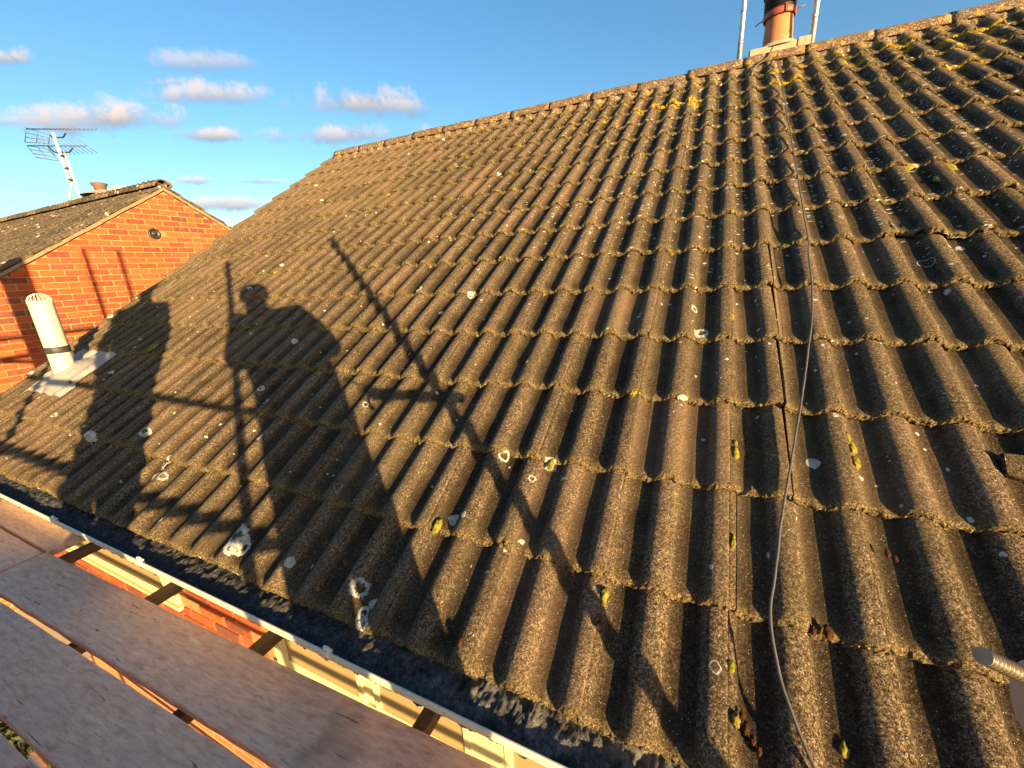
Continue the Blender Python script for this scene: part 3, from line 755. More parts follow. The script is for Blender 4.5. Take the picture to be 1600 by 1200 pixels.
c.lathe([(0.150, 0.0), (0.146, 0.05), (0.132, 0.26), (0.130, 0.275), (0.110, 0.275), (0.110, 0.2)], 32, M); c.build('chimney_pot', CLAYPOT, cho)
c = MB(); c.lathe([(0.150, 0.262), (0.158, 0.27), (0.158, 0.315), (0.150, 0.322), (0.12, 0.322)], 32, M)
c.tube([M @ Vector((-0.23, 0.02, 0.265)), M @ Vector((-0.19, 0.01, 0.283)), M @ Vector((-0.15, 0.0, 0.285))], 0.005, 6); c.tube([M @ Vector((0.15, 0, 0.31)), M @ Vector((0.235, 0.0, 0.325))], 0.004, 6)
c.box((0.035, -0.166, 0.262), (0.055, -0.152, 0.325), M)
c.build('cowl_strap', REDMETAL, cho)
c = MB()
for k in range(5): c.lathe([(0.12, 0.322 + k * 0.028), (0.152, 0.330 + k * 0.028), (0.156, 0.336 + k * 0.028), (0.125, 0.346 + k * 0.028)], 28, M)
c.lathe([(0.12, 0.32), (0.12, 0.46)], 24, M); c.lathe([(0.165, 0.465), (0.12, 0.50), (0.0, 0.53)], 28, M); c.build('cowl', BLACKMETAL, cho)

# two galvanised poles behind the ridge
for lab, x, y, top, lean in (('galvanised pole rising behind the ridge left of the chimney pot', 0.055, 4.6, 4.7, 0.0), ('galvanised pole rising behind the ridge right of the chimney pot', 0.615, 4.42, 4.6, 0.01)):
    r_ = empty('galvanised_pole', (x, y, 2.25)); tag(r_, lab, 'pole')
    c = MB(); c.tube([(0, 0, 0), (lean, 0, top - 2.25)], 0.0225, 14, True); c.build('tube', GALV, r_)
    for hz in (0.72, 0.98): c = MB(); c.tube([(0.0, 0, hz), (0.0, 0, hz + .03)], 0.0245, 14, True); c.build('collar', GALV, r_)

# vent pipe with lead flashing
vp = empty('vent_pipe', (-4.38, 0.60, 0.35)); tag(vp, 'pale plastic vent pipe with cage top and black band by the verge', 'vent pipe')
c = MB(); c.lathe([(0.063, -0.12), (0.063, 0.20), (0.0645, 0.205), (0.0645, 0.545), (0.0655, 0.55), (0.0655, 0.565), (0.057, 0.566), (0.057, 0.3)], 32); c.build('pipe', VENTP, vp)
c = MB(); c.lathe([(0.0655, 0.195), (0.068, 0.198), (0.068, 0.240), (0.0655, 0.243)], 32); c.box((0.03, -0.075, 0.21), (0.055, -0.055, 0.225)); c.build('band', BAND, vp)
c = MB()
for k in range(9):
    a = PI * k / 9
    c.tube([(0.062 * math.cos(t) * math.cos(a), 0.062 * math.cos(t) * math.sin(a), 0.565 + 0.055 * math.sin(t)) for t in [PI * q / 12 for q in range(13)]], 0.0028, 6, False)
c.lathe([(0.066, 0.560), (0.066, 0.570), (0.059, 0.570)], 28); c.build('cage', VENTP, vp)
b = MB(); vs = []; X0, X1, S0, S1 = -4.66, -4.16, 0.53, 0.985; nx, ny = 60, 26
for i in range(nx + 1):
    for k in range(ny + 1):
        u, v_ = i / nx, k / ny; x = X0 + (X1 - X0) * u + 0.006 * fbm(v_ * 6, 3); s = S0 + (S1 - S0) * v_ + 0.008 * fbm(u * 6, 1)
        j = math.floor(s / G); nn = prof((x + 5.1) % 0.3) * 0.8 - 0.020 * (s / G - max(1, min(j, 2))) + 0.008 + 0.003 * fbm(x * 18, s * 18, 4)
        d = math.hypot(x + 4.38, (s - 0.72) * 1.0); nn = max(nn, 0.045 - max(0, d - 0.07) * 0.55)
        vs.append(RP(x, s, nn) - Vector((-4.38, 0.60, 0.35)))
fs = [(i * (ny + 1) + k, (i + 1) * (ny + 1) + k, (i + 1) * (ny + 1) + k + 1, i * (ny + 1) + k + 1) for i in range(nx) for k in range(ny)]
b.add(vs, fs, True); b.build('lead_flashing', LEAD, vp)

# cable lying down the roof
CBL = [(.33, 4.86, .03), (.322, 4.55, .012), (.318, 3.9, .008), (.312, 3.25, .008), (.305, 2.6, .008), (.30, 2.39, .010), (.295, 1.95, .012), (.285, 1.81, .014), (.278, 1.62, .014), (.262, 1.4, .014), (.228, 1.19, .014),
       (.185, .93, .012), (.132, .64, .010), (.095, .42, .010), (.082, .33, .012), (.085, .27, .012), (.098, .20, .010), (.125, .12, .006), (.152, .06, .004), (.185, -.02, -.01), (.23, -.10, -.06)]
def catmull(P, k=8):
    P = [Vector(p) for p in P]; Q = [P[0]] + P + [P[-1]]; out = []
    for i in range(1, len(Q) - 2):
        for q in range(k):
            t = q / k; out.append(0.5 * ((2 * Q[i]) + (-Q[i - 1] + Q[i + 1]) * t + (2 * Q[i - 1] - 5 * Q[i] + 4 * Q[i + 1] - Q[i + 2]) * t * t + (-Q[i - 1] + 3 * Q[i] - 3 * Q[i + 1] + Q[i + 2]) * t ** 3))
    out.append(P[-1]); return out
pts = [RP(p.x + 0.0035 * fbm(p.y * 4, 2.0), p.y, p.z + 0.003 * fbm(p.y * 5, 7.0)) for p in catmull(CBL)]
c = MB(); c.tube(pts, 0.0033, 10); tag(c.build('cable', CABLEM), 'thin grey black cable running down the tiles from the ridge to the eave', 'cable')
c = MB(); c.tube([(0.30, 4.36, 2.78), (0.29, 4.10, 2.705), (0.25, 4.0, 2.60), (0.16, 3.92, 2.53), (0.13, 3.8, 2.43)], 0.006, 8)
tag(c.build('wire', CABLEM), 'short dark wire slanting across the ridge tiles below the chimney', 'wire')

# loose fragment of broken tile
c = MB(); fr_ = [(-.035, -.03), (.03, -.038), (.055, .0), (.02, .035), (-.04, .025)]
for zz in (0.0, 0.012): c.v += [(a_, b_, zz + 0.004 * (a_ * 20)) for a_, b_ in fr_]
c.f += [(4, 3, 2, 1, 0), (5, 6, 7, 8, 9)] + [(i_, (i_ + 1) % 5, (i_ + 1) % 5 + 5, i_ + 5) for i_ in range(5)]; c.sm += [False] * 7
o = c.build('tile_fragment', TILE); o.matrix_world = Matrix.Translation(RP(0.655, 2.60 * G, -0.030)) @ ROT @ Matrix.Rotation(0.35, 4, 'Y') @ Matrix.Rotation(0.3, 4, 'X')
tag(o, 'broken corner of tile lying loose in a trough at the right edge', 'tile fragment')

# ------------------------------------------------------------------ moss clumps
def clump(mb, P, r, flat, seed, nrm=Vector((0, -ST, CT))):
    random.seed(int(seed * 10) + 3)
    bm = bmesh.new(); bmesh.ops.create_icosphere(bm, subdivisions=3, radius=1.0)
    for v_ in bm.verts:
        k = 1 + 0.30 * mnoise.noise(v_.co * 2.2 + Vector((seed, 0, 0))) + 0.30 * mnoise.noise(v_.co * 5 + Vector((seed, 5, 0))) + 0.22 * mnoise.noise(v_.co * 13 + Vector((seed, 1, 2)))
        v_.co = v_.co * (k * random.uniform(0.93, 1.07))
    tq = nrm.to_track_quat('Z', 'Y').to_matrix().to_4x4(); M = Matrix.Translation(P) @ tq @ Matrix.Diagonal((r * (0.75 if r < 0.02 else 1.3), r * (1.35 if r < 0.02 else 1.5), r * flat * 0.8, 1))
    bm.verts.index_update(); mb.add([M @ v_.co for v_ in bm.verts], [[v_.index for v_ in f_.verts] for f_ in bm.faces], True); bm.free()
G1 = [(-2.89, 1.03, -.022, .019, .8), (-.985, .85, -.012, .013, 1.2), (-.985, .81, -.013, .010, 1), (.03, 1.50, -.012, .009, .9), (.035, 1.56, -.014, .006, .9), (.05, 2.40, -.016, .012, .8), (.052, 2.36, -.018, .012, .8), (.05, 2.50, -.016, .008, .8), (1.02, 2.72, -.016, .012, .9),
      (1.04, 2.60, -.02, .016, .9), (1.02, 2.66, -.016, .012, .8), (1.05, 2.45, -.02, .014, .8), (.02, .62, -.008, .009, .7), (.69, .38, -.034, .010, .5), (-1.85, 1.97, -.02, .016, .5), (-1.07, 3.02, -.012, .018, .5), (-2.12, .20, -.012, .012, .6), (3.0, 7.8, -.02, .03, .3),
      (2.9, 7.5, -.02, .022, .3), (2.85, 7.42, -.02, .02, .3), (2.53, 7.99, -.02, .03, .3), (2.46, 7.97, -.02, .02, .3), (-12.4, 3.2, -.01, .03, .25), (.05, .33, -.012, .010, .8)]
b = MB()
for q, (T, j, nn, r, fl) in enumerate(G1):
    x = T * 0.3; s = j * G; tt = (j % 1.0); clump(b, RP(x, s, nn - 0.02 * tt + 0.004), r, fl, q * 3.1)
for q in range(70):   # small tufts along the joints and noses
    r = random.Random(q + 50); T = r.randrange(-12, 6); j = r.randrange(1, 14); x = T * 0.3 + r.choice((0.0, 0.028, 0.15 * r.random())); s = j * G - 0.004 + r.choice((0, 0, r.random() * 0.2))
    clump(b, RP(x, s, prof(x % 0.3) - 0.012), 0.004 + 0.008 * r.random() * (1 + j / 9), 0.6, q)
tag(b.build('moss', MOSSY), 'yellow green moss clumps in the tile joints and under the noses', 'moss', kind='stuff')
b = MB()
for q, (x, s, nn, r) in enumerate([(.035, .10, -.028, .012), (.048, .085, -.030, .010), (.028, .12, -.022, .009), (.058, .07, -.03, .009), (-.295, .20, -.012, .010), (-.64, .055, -.006, .012), (.34, .545, -.02, .010), (.352, .535, -.02, .009), (.20, .33, -.022, .016), (.17, .325, -.02, .011)]):
    clump(b, RP(x, s, nn + 0.002), r * 0.72, 0.8, q * 2.3)
tag(b.build('dead_moss', MOSSR), 'rusty brown dead moss tufts on the lowest tiles near the cable', 'moss', kind='stuff')

# ------------------------------------------------------------------ neighbour house
nb = empty('brick_house', (-10.0, 3.15, -5.1)); NO = Vector(nb.location)
tag(nb, 'neighbouring orange brick house with a tiled gable roof behind the verge', 'house')
def np_(o): o.parent = nb; o.location = Vector(o.location) - NO; return o
NX0, NYR, NZR, PT = -7.5, 3.16, 2.44, math.radians(31.5); HW = 3.6
ZE = NZR - HW * math.tan(PT)
w = MB()
poly = [(NYR - HW + .12, -5.1), (NYR + HW - .12, -5.1), (NYR + HW - .12, ZE - 0.02), (NYR, NZR - 0.13), (NYR - HW + .12, ZE - 0.02)]
for X in (NX0 + 0.009, -17.0): w.v += [(X, y, z) for y, z in poly]
w.f += [(0, 1, 2, 3, 4), (9, 8, 7, 6, 5)] + [(i, i + 5, (i + 1) % 5 + 5, (i + 1) % 5) for i in range(5)]; w.sm += [False] * 7
nwall = np_(w.build('wall', MORTAR))
def skip_n(c, z, L):
    return (abs(c - 2.895) < 0.11 and abs(z - 1.71) < 0.05)
lst = []
leftn = bricks(nwall, NYR - 3.375, NYR + 3.375, -0.35, 36, skip_n, lambda c, z: ((NX0, c, z), (0, 0, PI / 2)), 300,
               order=lambda t: max(0, 0.35 - t[1]) * 2 + max(0, 1.0 - t[0]) * 3 + max(0, t[0] - 4.3) * 5 + abs(t[0] - 2.7) * 0.3, clip=lambda z: (NYR - (NZR - 0.125 - z) / math.tan(PT), NYR + (NZR - 0.125 - z) / math.tan(PT)))
def nmap(b, c, z, L):
    b.box((NX0 - 0.015, c - L / 2, z - .032), (NX0 + 0.015, c + L / 2, z + .032))
# the remaining bricks: one part, individually tinted by position through the material
def brickstuff(N, bs):
    geo = N.n('ShaderNodeNewGeometry'); n = N.noise(geo.outputs['Position'], 18.0, 5.0, 0.7)
    rnd = geo.outputs['Random Per Island']
    base = N.ramp(rnd, [(0.0, (0.13, 0.030, 0.015)), (0.2, (0.27, 0.042, 0.012)), (0.5, (0.36, 0.058, 0.012)), (0.8, (0.40, 0.088, 0.020)), (1.0, (0.14, 0.04, 0.02))])
    N.put(bs.inputs['Base Color'], N.mix(N.math('MULTIPLY', N.step(n, 0.42, 0.7), 0.45), base, (0.30, 0.085, 0.035, 1))); bs.inputs['Roughness'].default_value = 0.9
BRICKS2 = material('orange_facing_brick_field', brickstuff)
b = MB()
for c, z, L in leftn: nmap(b, c, z, L)
o = b.build('brick_field', BRICKS2, nwall); o['kind'] = 'stuff'
b = MB(); b.box((NX0 + 0.0095, NYR - HW + .12, -5.1), (NX0 + 0.014, NYR + HW - .12, -0.36)); b.build('lower_wall', BRICKWALL, nwall)
# round vent terminal in the gable
c = MB(); M = Matrix.Translation((NX0 + 0.015, 2.895, 1.71)) @ Matrix.Rotation(PI / 2, 4, 'Y')
c.lathe([(0.075, 0.0), (0.075, 0.02), (0.055, 0.03), (0.052, 0.012), (0.02, 0.012), (0.018, 0.028), (0.0, 0.03)], 24, M); c.build('wall_vent', BLACKMETAL, nwall)
# roof planes
nr = MB()
for sg in (-1, 1):
    a = [(NX0 + 0.03, NYR, NZR - 0.07), (NX0 + 0.03, NYR + sg * (HW + .2), NZR - 0.07 - (HW + .2) * math.tan(PT)), (-17.1, NYR + sg * (HW + .2), NZR - 0.07 - (HW + .2) * math.tan(PT)), (-17.1, NYR, NZR - 0.07)]
    nr.add(a, [(0, 1, 2, 3) if sg < 0 else (3, 2, 1, 0)])
nro = np_(nr.build('roof', UNDER))
# low tiles: 12 profile steps
def low_tile():
    xs = [0, .025, .04, .085, .093, .11, .13, .15, .167, .175, .235, .243, .26, .28, .3]; ys = [0, 0.37]; vs = []; fs = []; sm = []
    for y in ys:
        for x in xs: vs.append((x, y, prof(x) - 0.02 * y / G))
    n = len(xs)
    for x in xs: vs.append((x, 0.0, prof(x) - 0.018))
    for i in range(n - 1): fs.append((i, i + 1, i + 1 + n, i + n)); fs.append((2 * n + i, 2 * n + i + 1, i + 1, i)); sm += [True, False]
    k = len(vs); vs += [(0.3, 0, prof(.3) - .03), (0.3, .37, prof(.3) - .05), (0, 0, prof(0) - .03), (0, .37, prof(0) - .05)]
    fs += [(n - 1, k, k + 1, 2 * n - 1), (0, n, k + 3, k + 2)]; sm += [False, False]
    me = bpy.data.meshes.new('roof_tile'); me.from_pydata(vs, [], fs); me.materials.append(FARTILE); me.polygons.foreach_set('use_smooth', sm); me.update(); return me
LTM = low_tile(); NG = 0.33; NS = HW / math.cos(PT) + 0.15; ct, st = math.cos(PT), math.sin(PT); ntl = []
for side in (0, 1):
    for j in range(13):
        for q in range(32 if side == 0 else 6):
            s = NS - 0.06 - (j + 1) * NG + 0.0
            if side == 0:   # slope facing us
                x = NX0 + 0.05 - (q + 1) * 0.3
                M = Matrix.Translation((x, NYR - (NS - 0.15 - s - 0.0) * ct - 0.02, NZR - 0.03 - (NS - 0.15 - s) * st)) @ Matrix.Rotation(PT, 4, 'X')
            else:
                x = NX0 + 0.05 - q * 0.3
                M = Matrix.Translation((x, NYR + (NS - 0.15 - s) * ct + 0.02, NZR - 0.03 - (NS - 0.15 - s) * st)) @ Matrix.Rotation(PI, 4, 'Z') @ Matrix.Rotation(PT, 4, 'X')
            r = random.Random(j * 50 + q + side * 999); M = M @ Matrix.Rotation(r.gauss(0, .008), 4, 'Z') @ Matrix.Translation((0, r.gauss(0, .004), abs(r.gauss(0, .003))))
            pr_ = (2 * q * 0.3 + j * 0.33 * 1.2) if side == 0 else (j * 0.33 * 0.8 + q * 8)
            ntl.append((pr_, M))
ntl.sort(key=lambda t: t[0])
for pr_, M in ntl[:300]:
    o = bpy.data.objects.new('roof_tile', LTM); COL.objects.link(o); o.parent = nro; o.matrix_local = M
b = MB()
for pr_, M in ntl[300:]: b.add([M @ v_.co for v_ in LTM.vertices], [tuple(p.vertices) for p in LTM.polygons], True)
o = b.build('roof_tile_field', FARTILE, nro); o['kind'] = 'stuff'
NRM = []
for s in range(3):
    me = ridge_tile_mesh(s + 40, 0.448, 0.125); me.materials.clear(); me.materials.append(FARTILE if s else RIDGE); NRM.append(me)
x = NX0 + 0.07 - 0.448; i = 0
while x > -17: share('ridge_tile', NRM[i % 3], nro, (x, NYR, NZR - 0.085), (0, 0.01 * math.sin(i * 2.1), 0)); x -= 0.455; i += 1
# verge mortar / bargeboard strip
b = MB()
for sg in (-1, 1):
    for i in range(40):
        y0, y1 = (HW + .1) * i / 40, (HW + .1) * (i + 1) / 40; z0, z1 = NZR - 0.075 - y0 * math.tan(PT), NZR - 0.075 - y1 * math.tan(PT)
        wv = 0.012 * fbm(y0 * 5, sg); X = NX0 + 0.045
        a = [(X, NYR + sg * y0, z0), (X, NYR + sg * y1, z1), (X, NYR + sg * y1, z1 - 0.042 + wv), (X, NYR + sg * y0, z0 - 0.042 + wv), (NX0 - .01, NYR + sg * y1, z1 - 0.042 + wv), (NX0 - .01, NYR + sg * y0, z0 - 0.042 + wv)]
        b.add(a, [(0, 1, 2, 3), (3, 2, 4, 5)] if sg > 0 else [(3, 2, 1, 0), (5, 4, 2, 3)])
b.build('verge_mortar', simple('gable_verge_mortar', (0.24, 0.17, 0.10), 0.95, var=0.35, scale=9, bump=0.6, dirt=(0.09, 0.07, 0.05)), nro)
# chimney behind the ridge
c = MB(); c.box((-9.95, 3.25, 1.8), (-9.35, 3.75, 2.485)); nch = np_(c.build('chimney', BRICKWALL))
c = MB(); c.box((-10.3, 3.20, 2.485), (-9.3, 3.80, 2.525), bev=0.01); c.lathe([(0.36, 0), (0.12, 0.09)], 16, Matrix.Translation((-9.75, 3.45, 2.525))); c.build('flaunching', FLAUNCH, nch)
c = MB(); c.lathe([(0.085, 0), (0.085, 0.10), (0.115, 0.15), (0.11, 0.16), (0.0, 0.15)], 18, Matrix.Translation((-9.80, 3.40, 2.57)) @ Matrix.Rotation(-0.05, 4, 'Y')); c.build('chimney_pot', simple('dark_brown_pot', (0.12, 0.07, 0.05), 0.8), nch)
c = MB(); c.lathe([(0.10, -0.12), (0.10, 0.03), (0.13, 0.05), (0.125, 0.12), (0.14, 0.14), (0.0, 0.15)], 18, Matrix.Translation((-9.15, 3.42, 2.46))); c.build('chimney_pot', VENTP, nch)

# television aerial
ae = empty('tv_aerial', (-10.0, 3.2, 2.35)); tag(ae, 'twin television aerial on a leaning mast beside the neighbouring chimney', 'aerial')
def A(x, y, z): return Vector((x, y, z)) - Vector((-10.0, 3.2, 2.35))
c = MB(); c.tube([A(-10.07, 3.2, 2.30), A(-10.12, 3.2, 3.21)], 0.016, 10); c.build('lower_mast', ALU, ae)
c = MB(); c.tube([A(-10.21, 3.18, 2.77), A(-10.25, 3.18, 3.53)], 0.024, 12); c.build('upper_mast', ALU, ae)
c = MB(); c.tube([A(-10.22, 3.2, 2.77), A(-10.36, 3.2, 2.66), A(-10.42, 3.2, 2.60), A(-10.45, 3.2, 2.50)], 0.013, 8); c.build('offset_arm', ALU, ae)
c = MB(); c.tube([A(-10.53, 3.2, 2.51), A(-10.05, 3.2, 2.45)], 0.010, 6); c.build('chimney_bracket', ALU, ae)
for zz in (3.17, 2.98, 2.80):
    c = MB(); c.box((-0.045, -0.03, -0.012), (0.04, 0.03, 0.012), Matrix.Translation(A(-10.17, 3.19, zz))); c.build('clamp', BLACKMETAL, ae)
def boom(P0, P1, hy, hz, n, skip0):
    P0, P1 = A(*P0), A(*P1)
    c = MB(); c.tube([P0, P1], 0.009, 6); c.build('boom', ALUD, ae)
    c = MB()
    for i in range(n):
        t = skip0 + (1 - skip0) * i / (n - 1); p = P0.lerp(P1, t); e = Vector((0, hy, hz)) * (1.0 - 0.35 * t)
        c.tube([p - e, p + e], 0.0045, 5)
    o = c.build('directors', ALUD, ae); o['kind'] = 'stuff'
boom((-11.21, 3.2, 3.75), (-8.95, 3.2, 3.37), 0.05, 0.03, 14, 0.26)
boom((-11.37, 3.2, 3.51), (-9.33, 3.2, 3.20), -0.16, 0.13, 11, 0.25)
def reflector(c0, c1, c2, c3, nr):
    q = [A(*p) for p in (c0, c1, c2, c3)]; c = MB()
    for i in range(nr): t = i / (nr - 1); c.tube([q[0].lerp(q[1], t), q[3].lerp(q[2], t)], 0.0055, 5)
    for t in (0, 0.5, 1): c.tube([q[0].lerp(q[3], t), q[1].lerp(q[2], t)], 0.006, 5)
    c.build('reflector', ALUD, ae)
reflector((-11.18, 3.19, 3.76), (-11.40, 3.19, 3.57), (-10.60, 3.21, 3.43), (-10.46, 3.21, 3.54), 4)
reflector((-11.37, 3.19, 3.51), (-11.16, 3.19, 3.29), (-10.46, 3.21, 3.14), (-10.65, 3.21, 3.35), 4)
for pts_ in ([(-10.43, 3.53), (-10.36, 3.48), (-10.23, 3.46), (-10.0, 3.43), (-9.89, 3.47)], [(-10.61, 3.38), (-10.49, 3.28), (-10.27, 3.24), (-9.96, 3.2), (-9.81, 3.24)]):
    c = MB(); c.tube([A(a_, 3.2, b_) for a_, b_ in pts_], 0.011, 6); c.build('cradle', BLACKMETAL, ae)

# ------------------------------------------------------------------ scaffold and deck boards
sc = empty('scaffold', (0.0, -1.35, -5.1)); SO = Vector(sc.location)
tag(sc, 'galvanised scaffold whose poles and rails shadow the roof, coupler bolt at lower right', 'scaffold')
def spart(mb, name, mat): o = mb.build(name, mat, sc); o.location = -SO; return o
ZD = -0.21
for (x, y, top) in ((0.535, -1.35, 1.98), (0.59, -0.40, 1.93), (-2.43, -1.35, 2.34), (-1.93, -1.33, 2.41)):
    c = MB(); c.tube([(x, y, -5.1), (x, y, top)], 0.0242, 16); spart(c, 'standard', GALV)
for (y, z) in ((-1.30, 0.80), (-1.30, 0.405)):
    c = MB(); c.tube([(-4.1, y, z), (0.66, y, z)], 0.0242, 14); spart(c, 'guard_rail', GALV)
for (z) in (1.07, 0.85):
    c = MB(); c.tube([(-3.9, -1.45, z), (-3.9, -0.35, z)], 0.0242, 14); spart(c, 'guard_rail', GALV)
for x in (-2.83, -2.10, -1.455, -0.755, 0.0, 0.7, 1.4, -3.6):
    c = MB(); c.box((x - 0.022, -0.98, ZD - 0.085), (x + 0.022, 0.16, ZD - 0.042), bev=0.003); spart(c, 'batten', RUBBERB)
for y in (-1.30,):
    c = MB(); c.tube([(-4.3, y, ZD - 0.12), (1.6, y, ZD - 0.12)], 0.0242, 14); spart(c, 'ledger', GALV)
c = MB(); c.tube([(-4.3, -0.30, -2.27), (0.9, -0.30, -2.27)], 0.0242, 12); spart(c, 'ledger', GALV)
for zz in (-1.55, -1.95):  # lower ledgers added to throw shade bands on the wall below the deck
    c = MB(); c.tube([(-4.6, -0.20, zz), (0.9, -0.20, zz)], 0.0242, 12); spart(c, 'ledger', GALV)
# inner rail, ending just right of the view, with its coupler and bolt
c = MB(); c.tube([(0.150, -0.352, 0.715), (0.625, -0.352, 0.735)], 0.0242, 16); spart(c, 'guard_rail', GALV)
cp = MB()
cx, cy, cz = 0.112, -0.345, 0.722
M = Matrix.Translation((cx + 0.012, cy, cz - 0.01)) @ Matrix.Rotation(PI / 2, 4, 'Y')
cp.lathe([(0.0, -0.040), (0.016, -0.039), (0.025, -0.035), (0.0295, -0.027), (0.0305, -0.01), (0.0285, 0.0), (0.0305, 0.01), (0.030, 0.034), (0.0, 0.035)], 32, M)
cpo = spart(cp, 'coupler', GALV)
cp = MB(); cp.tube([(0.096, -0.352, 0.742), (0.086, -0.362, 0.726), (0.082, -0.371, 0.708), (0.088, -0.381, 0.690), (0.105, -0.392, 0.672), (0.13, -0.40, 0.66)], 0.008, 16, True, [0.006, 0.0085, 0.009, 0.0085, 0.0095, 0.011])
o = cp.build('coupler_flap', GALV, cpo)
b0 = Vector((0.024, -0.402, 0.787)); b1 = Vector((0.085, -0.400, 0.760)); b1 = Vector((0.090, -0.375, 0.748)); ax = (b1 - b0).normalized()
tb = MB(); pts = []; rad = []
L_ = (b1 - b0).length; nT = int(L_ / 0.0026)
for i in range(nT * 4):
    t = i / (nT * 4) * L_; pts.append(b0 + ax * t); rad.append(0.0043 if i % 4 in (0, 1) else 0.0027)
tb.tube(pts, 0.006, 18, True, rad); tb.build('bolt', simple('zinc_thread', (0.22, 0.18, 0.13), 0.4, metal=0.6, var=0.2, scale=60), cpo)

def board(label, x0, x1, y0, y1, z, rz=0.0, group='scaffold boards of the deck', name='deck_board', th=0.034):
    L, Wd = x1 - x0, y1 - y0; b = MB(); n = max(8, int(L / 0.05)); vs = []
    rows = [(-.5, -th), (-.5, -0.003), (-.485, 0), (.485, 0), (.5, -0.003), (.5, -th)]
    sd = hash(label) % 100 if False else sum(map(ord, label)) % 97
    for i in range(n + 1):
        x = -L / 2 + L * i / n; e = 0.0022 * fbm(x * 8, sd); e2 = 0.0022 * fbm(x * 8, sd + 5)
        for (a, zz) in rows: vs.append((x, a * Wd + (e if a < 0 else e2), zz + 0.0015 * fbm(x * 3, a, sd)))
    k = len(rows); fs = [(i * k + q, (i + 1) * k + q, (i + 1) * k + (q + 1) % k, i * k + (q + 1) % k) for i in range(n) for q in range(k)]
    fs = [f_[::-1] for f_ in fs]; fs += [tuple(range(k)), tuple(n * k + q for q in reversed(range(k)))]
    o = mesh_obj(name, vs, [f_[::-1] for f_ in fs], WOOD, None, False, ((x0 + x1) / 2, (y0 + y1) / 2, z)); o.rotation_euler = (0, 0, rz)
    return tag(o, label, 'scaffold board', group)
R1 = 0.026
board('worn brown board under the gutter lip at the far left', -6.6, -2.875, -0.118, 0.065, ZD)
board('worn brown board below the far left board, ending against the long board', -6.6, -2.88, -0.335, -0.130, ZD)
board('long scuffed board lying closest to the gutter and brick wall', -2.865, 1.0, -0.262, -0.062, ZD, 0.030)
board('wide scuffed board between two narrow gaps, second from the gutter', -4.4, 1.2, -0.500, -0.306, ZD, R1)
board('board at the bottom left corner beyond the dark gap', -4.0, 1.0, -0.715, -0.522, ZD, 0.012)
board('board behind the camera next to the outer rail, out of view', -4.0, 1.2, -0.95, -0.745, ZD, 0.0)
board('outermost deck board along the guard rails, out of view', -4.0, 1.2, -1.19, -0.97, ZD, 0.0)
o = mesh_obj('toe_board', [], [], WOOD); bpy.data.objects.remove(o)
b = MB(); b.box((-4.4, -1.268, ZD), (1.2, -1.232, ZD + 0.30), bev=0.003); tag(b.build('toe_board', WOOD), 'unseen toe board added along the outer side of the deck, raised to shade the boards', 'toe board')  # out of view; added and made tall to keep the deck boards in shade
b = MB(); b.box((-0.11, -0.02, 0), (0.11, 0.018, 2.28), bev=0.004); o = b.build('upright_board', WOOD); o.location = (-3.6, -1.24, ZD); o.rotation_euler = (0, 0, 0.95)
tag(o, 'scaffold board stood on end against the rails, casting the broad shadow on the gable', 'scaffold board')

# ------------------------------------------------------------------ people on the deck (behind the camera; their shadows lie on the roof)
SH = Vector((0.8291, -0.5592, 0)); UU = Vector((0.5592, 0.8291, 0))
def PV(u, v, d): p = UU * u + SH * d; return Vector((p.x, p.y, (v + 0.1392 * d) / 0.9903))
def skin_body(name, verts, edges, radii, mat, parent, root=0, sub=2):
    me = bpy.data.meshes.new(name); me.from_pydata([tuple(v_) for v_ in verts], edges, []); me.materials.append(mat)
    o = bpy.data.objects.new(name, me); link(o, parent); sk = o.modifiers.new('Skin', 'SKIN'); sk.use_smooth_shade = True
    me.skin_vertices.new() if not me.skin_vertices else None
    for i, r in enumerate(radii):
        sv = me.skin_vertices[0].data[i]; sv.radius = (r, r) if not isinstance(r, tuple) else r; sv.use_root = (i == root)
    ss = o.modifiers.new('Sub', 'SUBSURF'); ss.levels = sub; ss.render_levels = sub
    return o
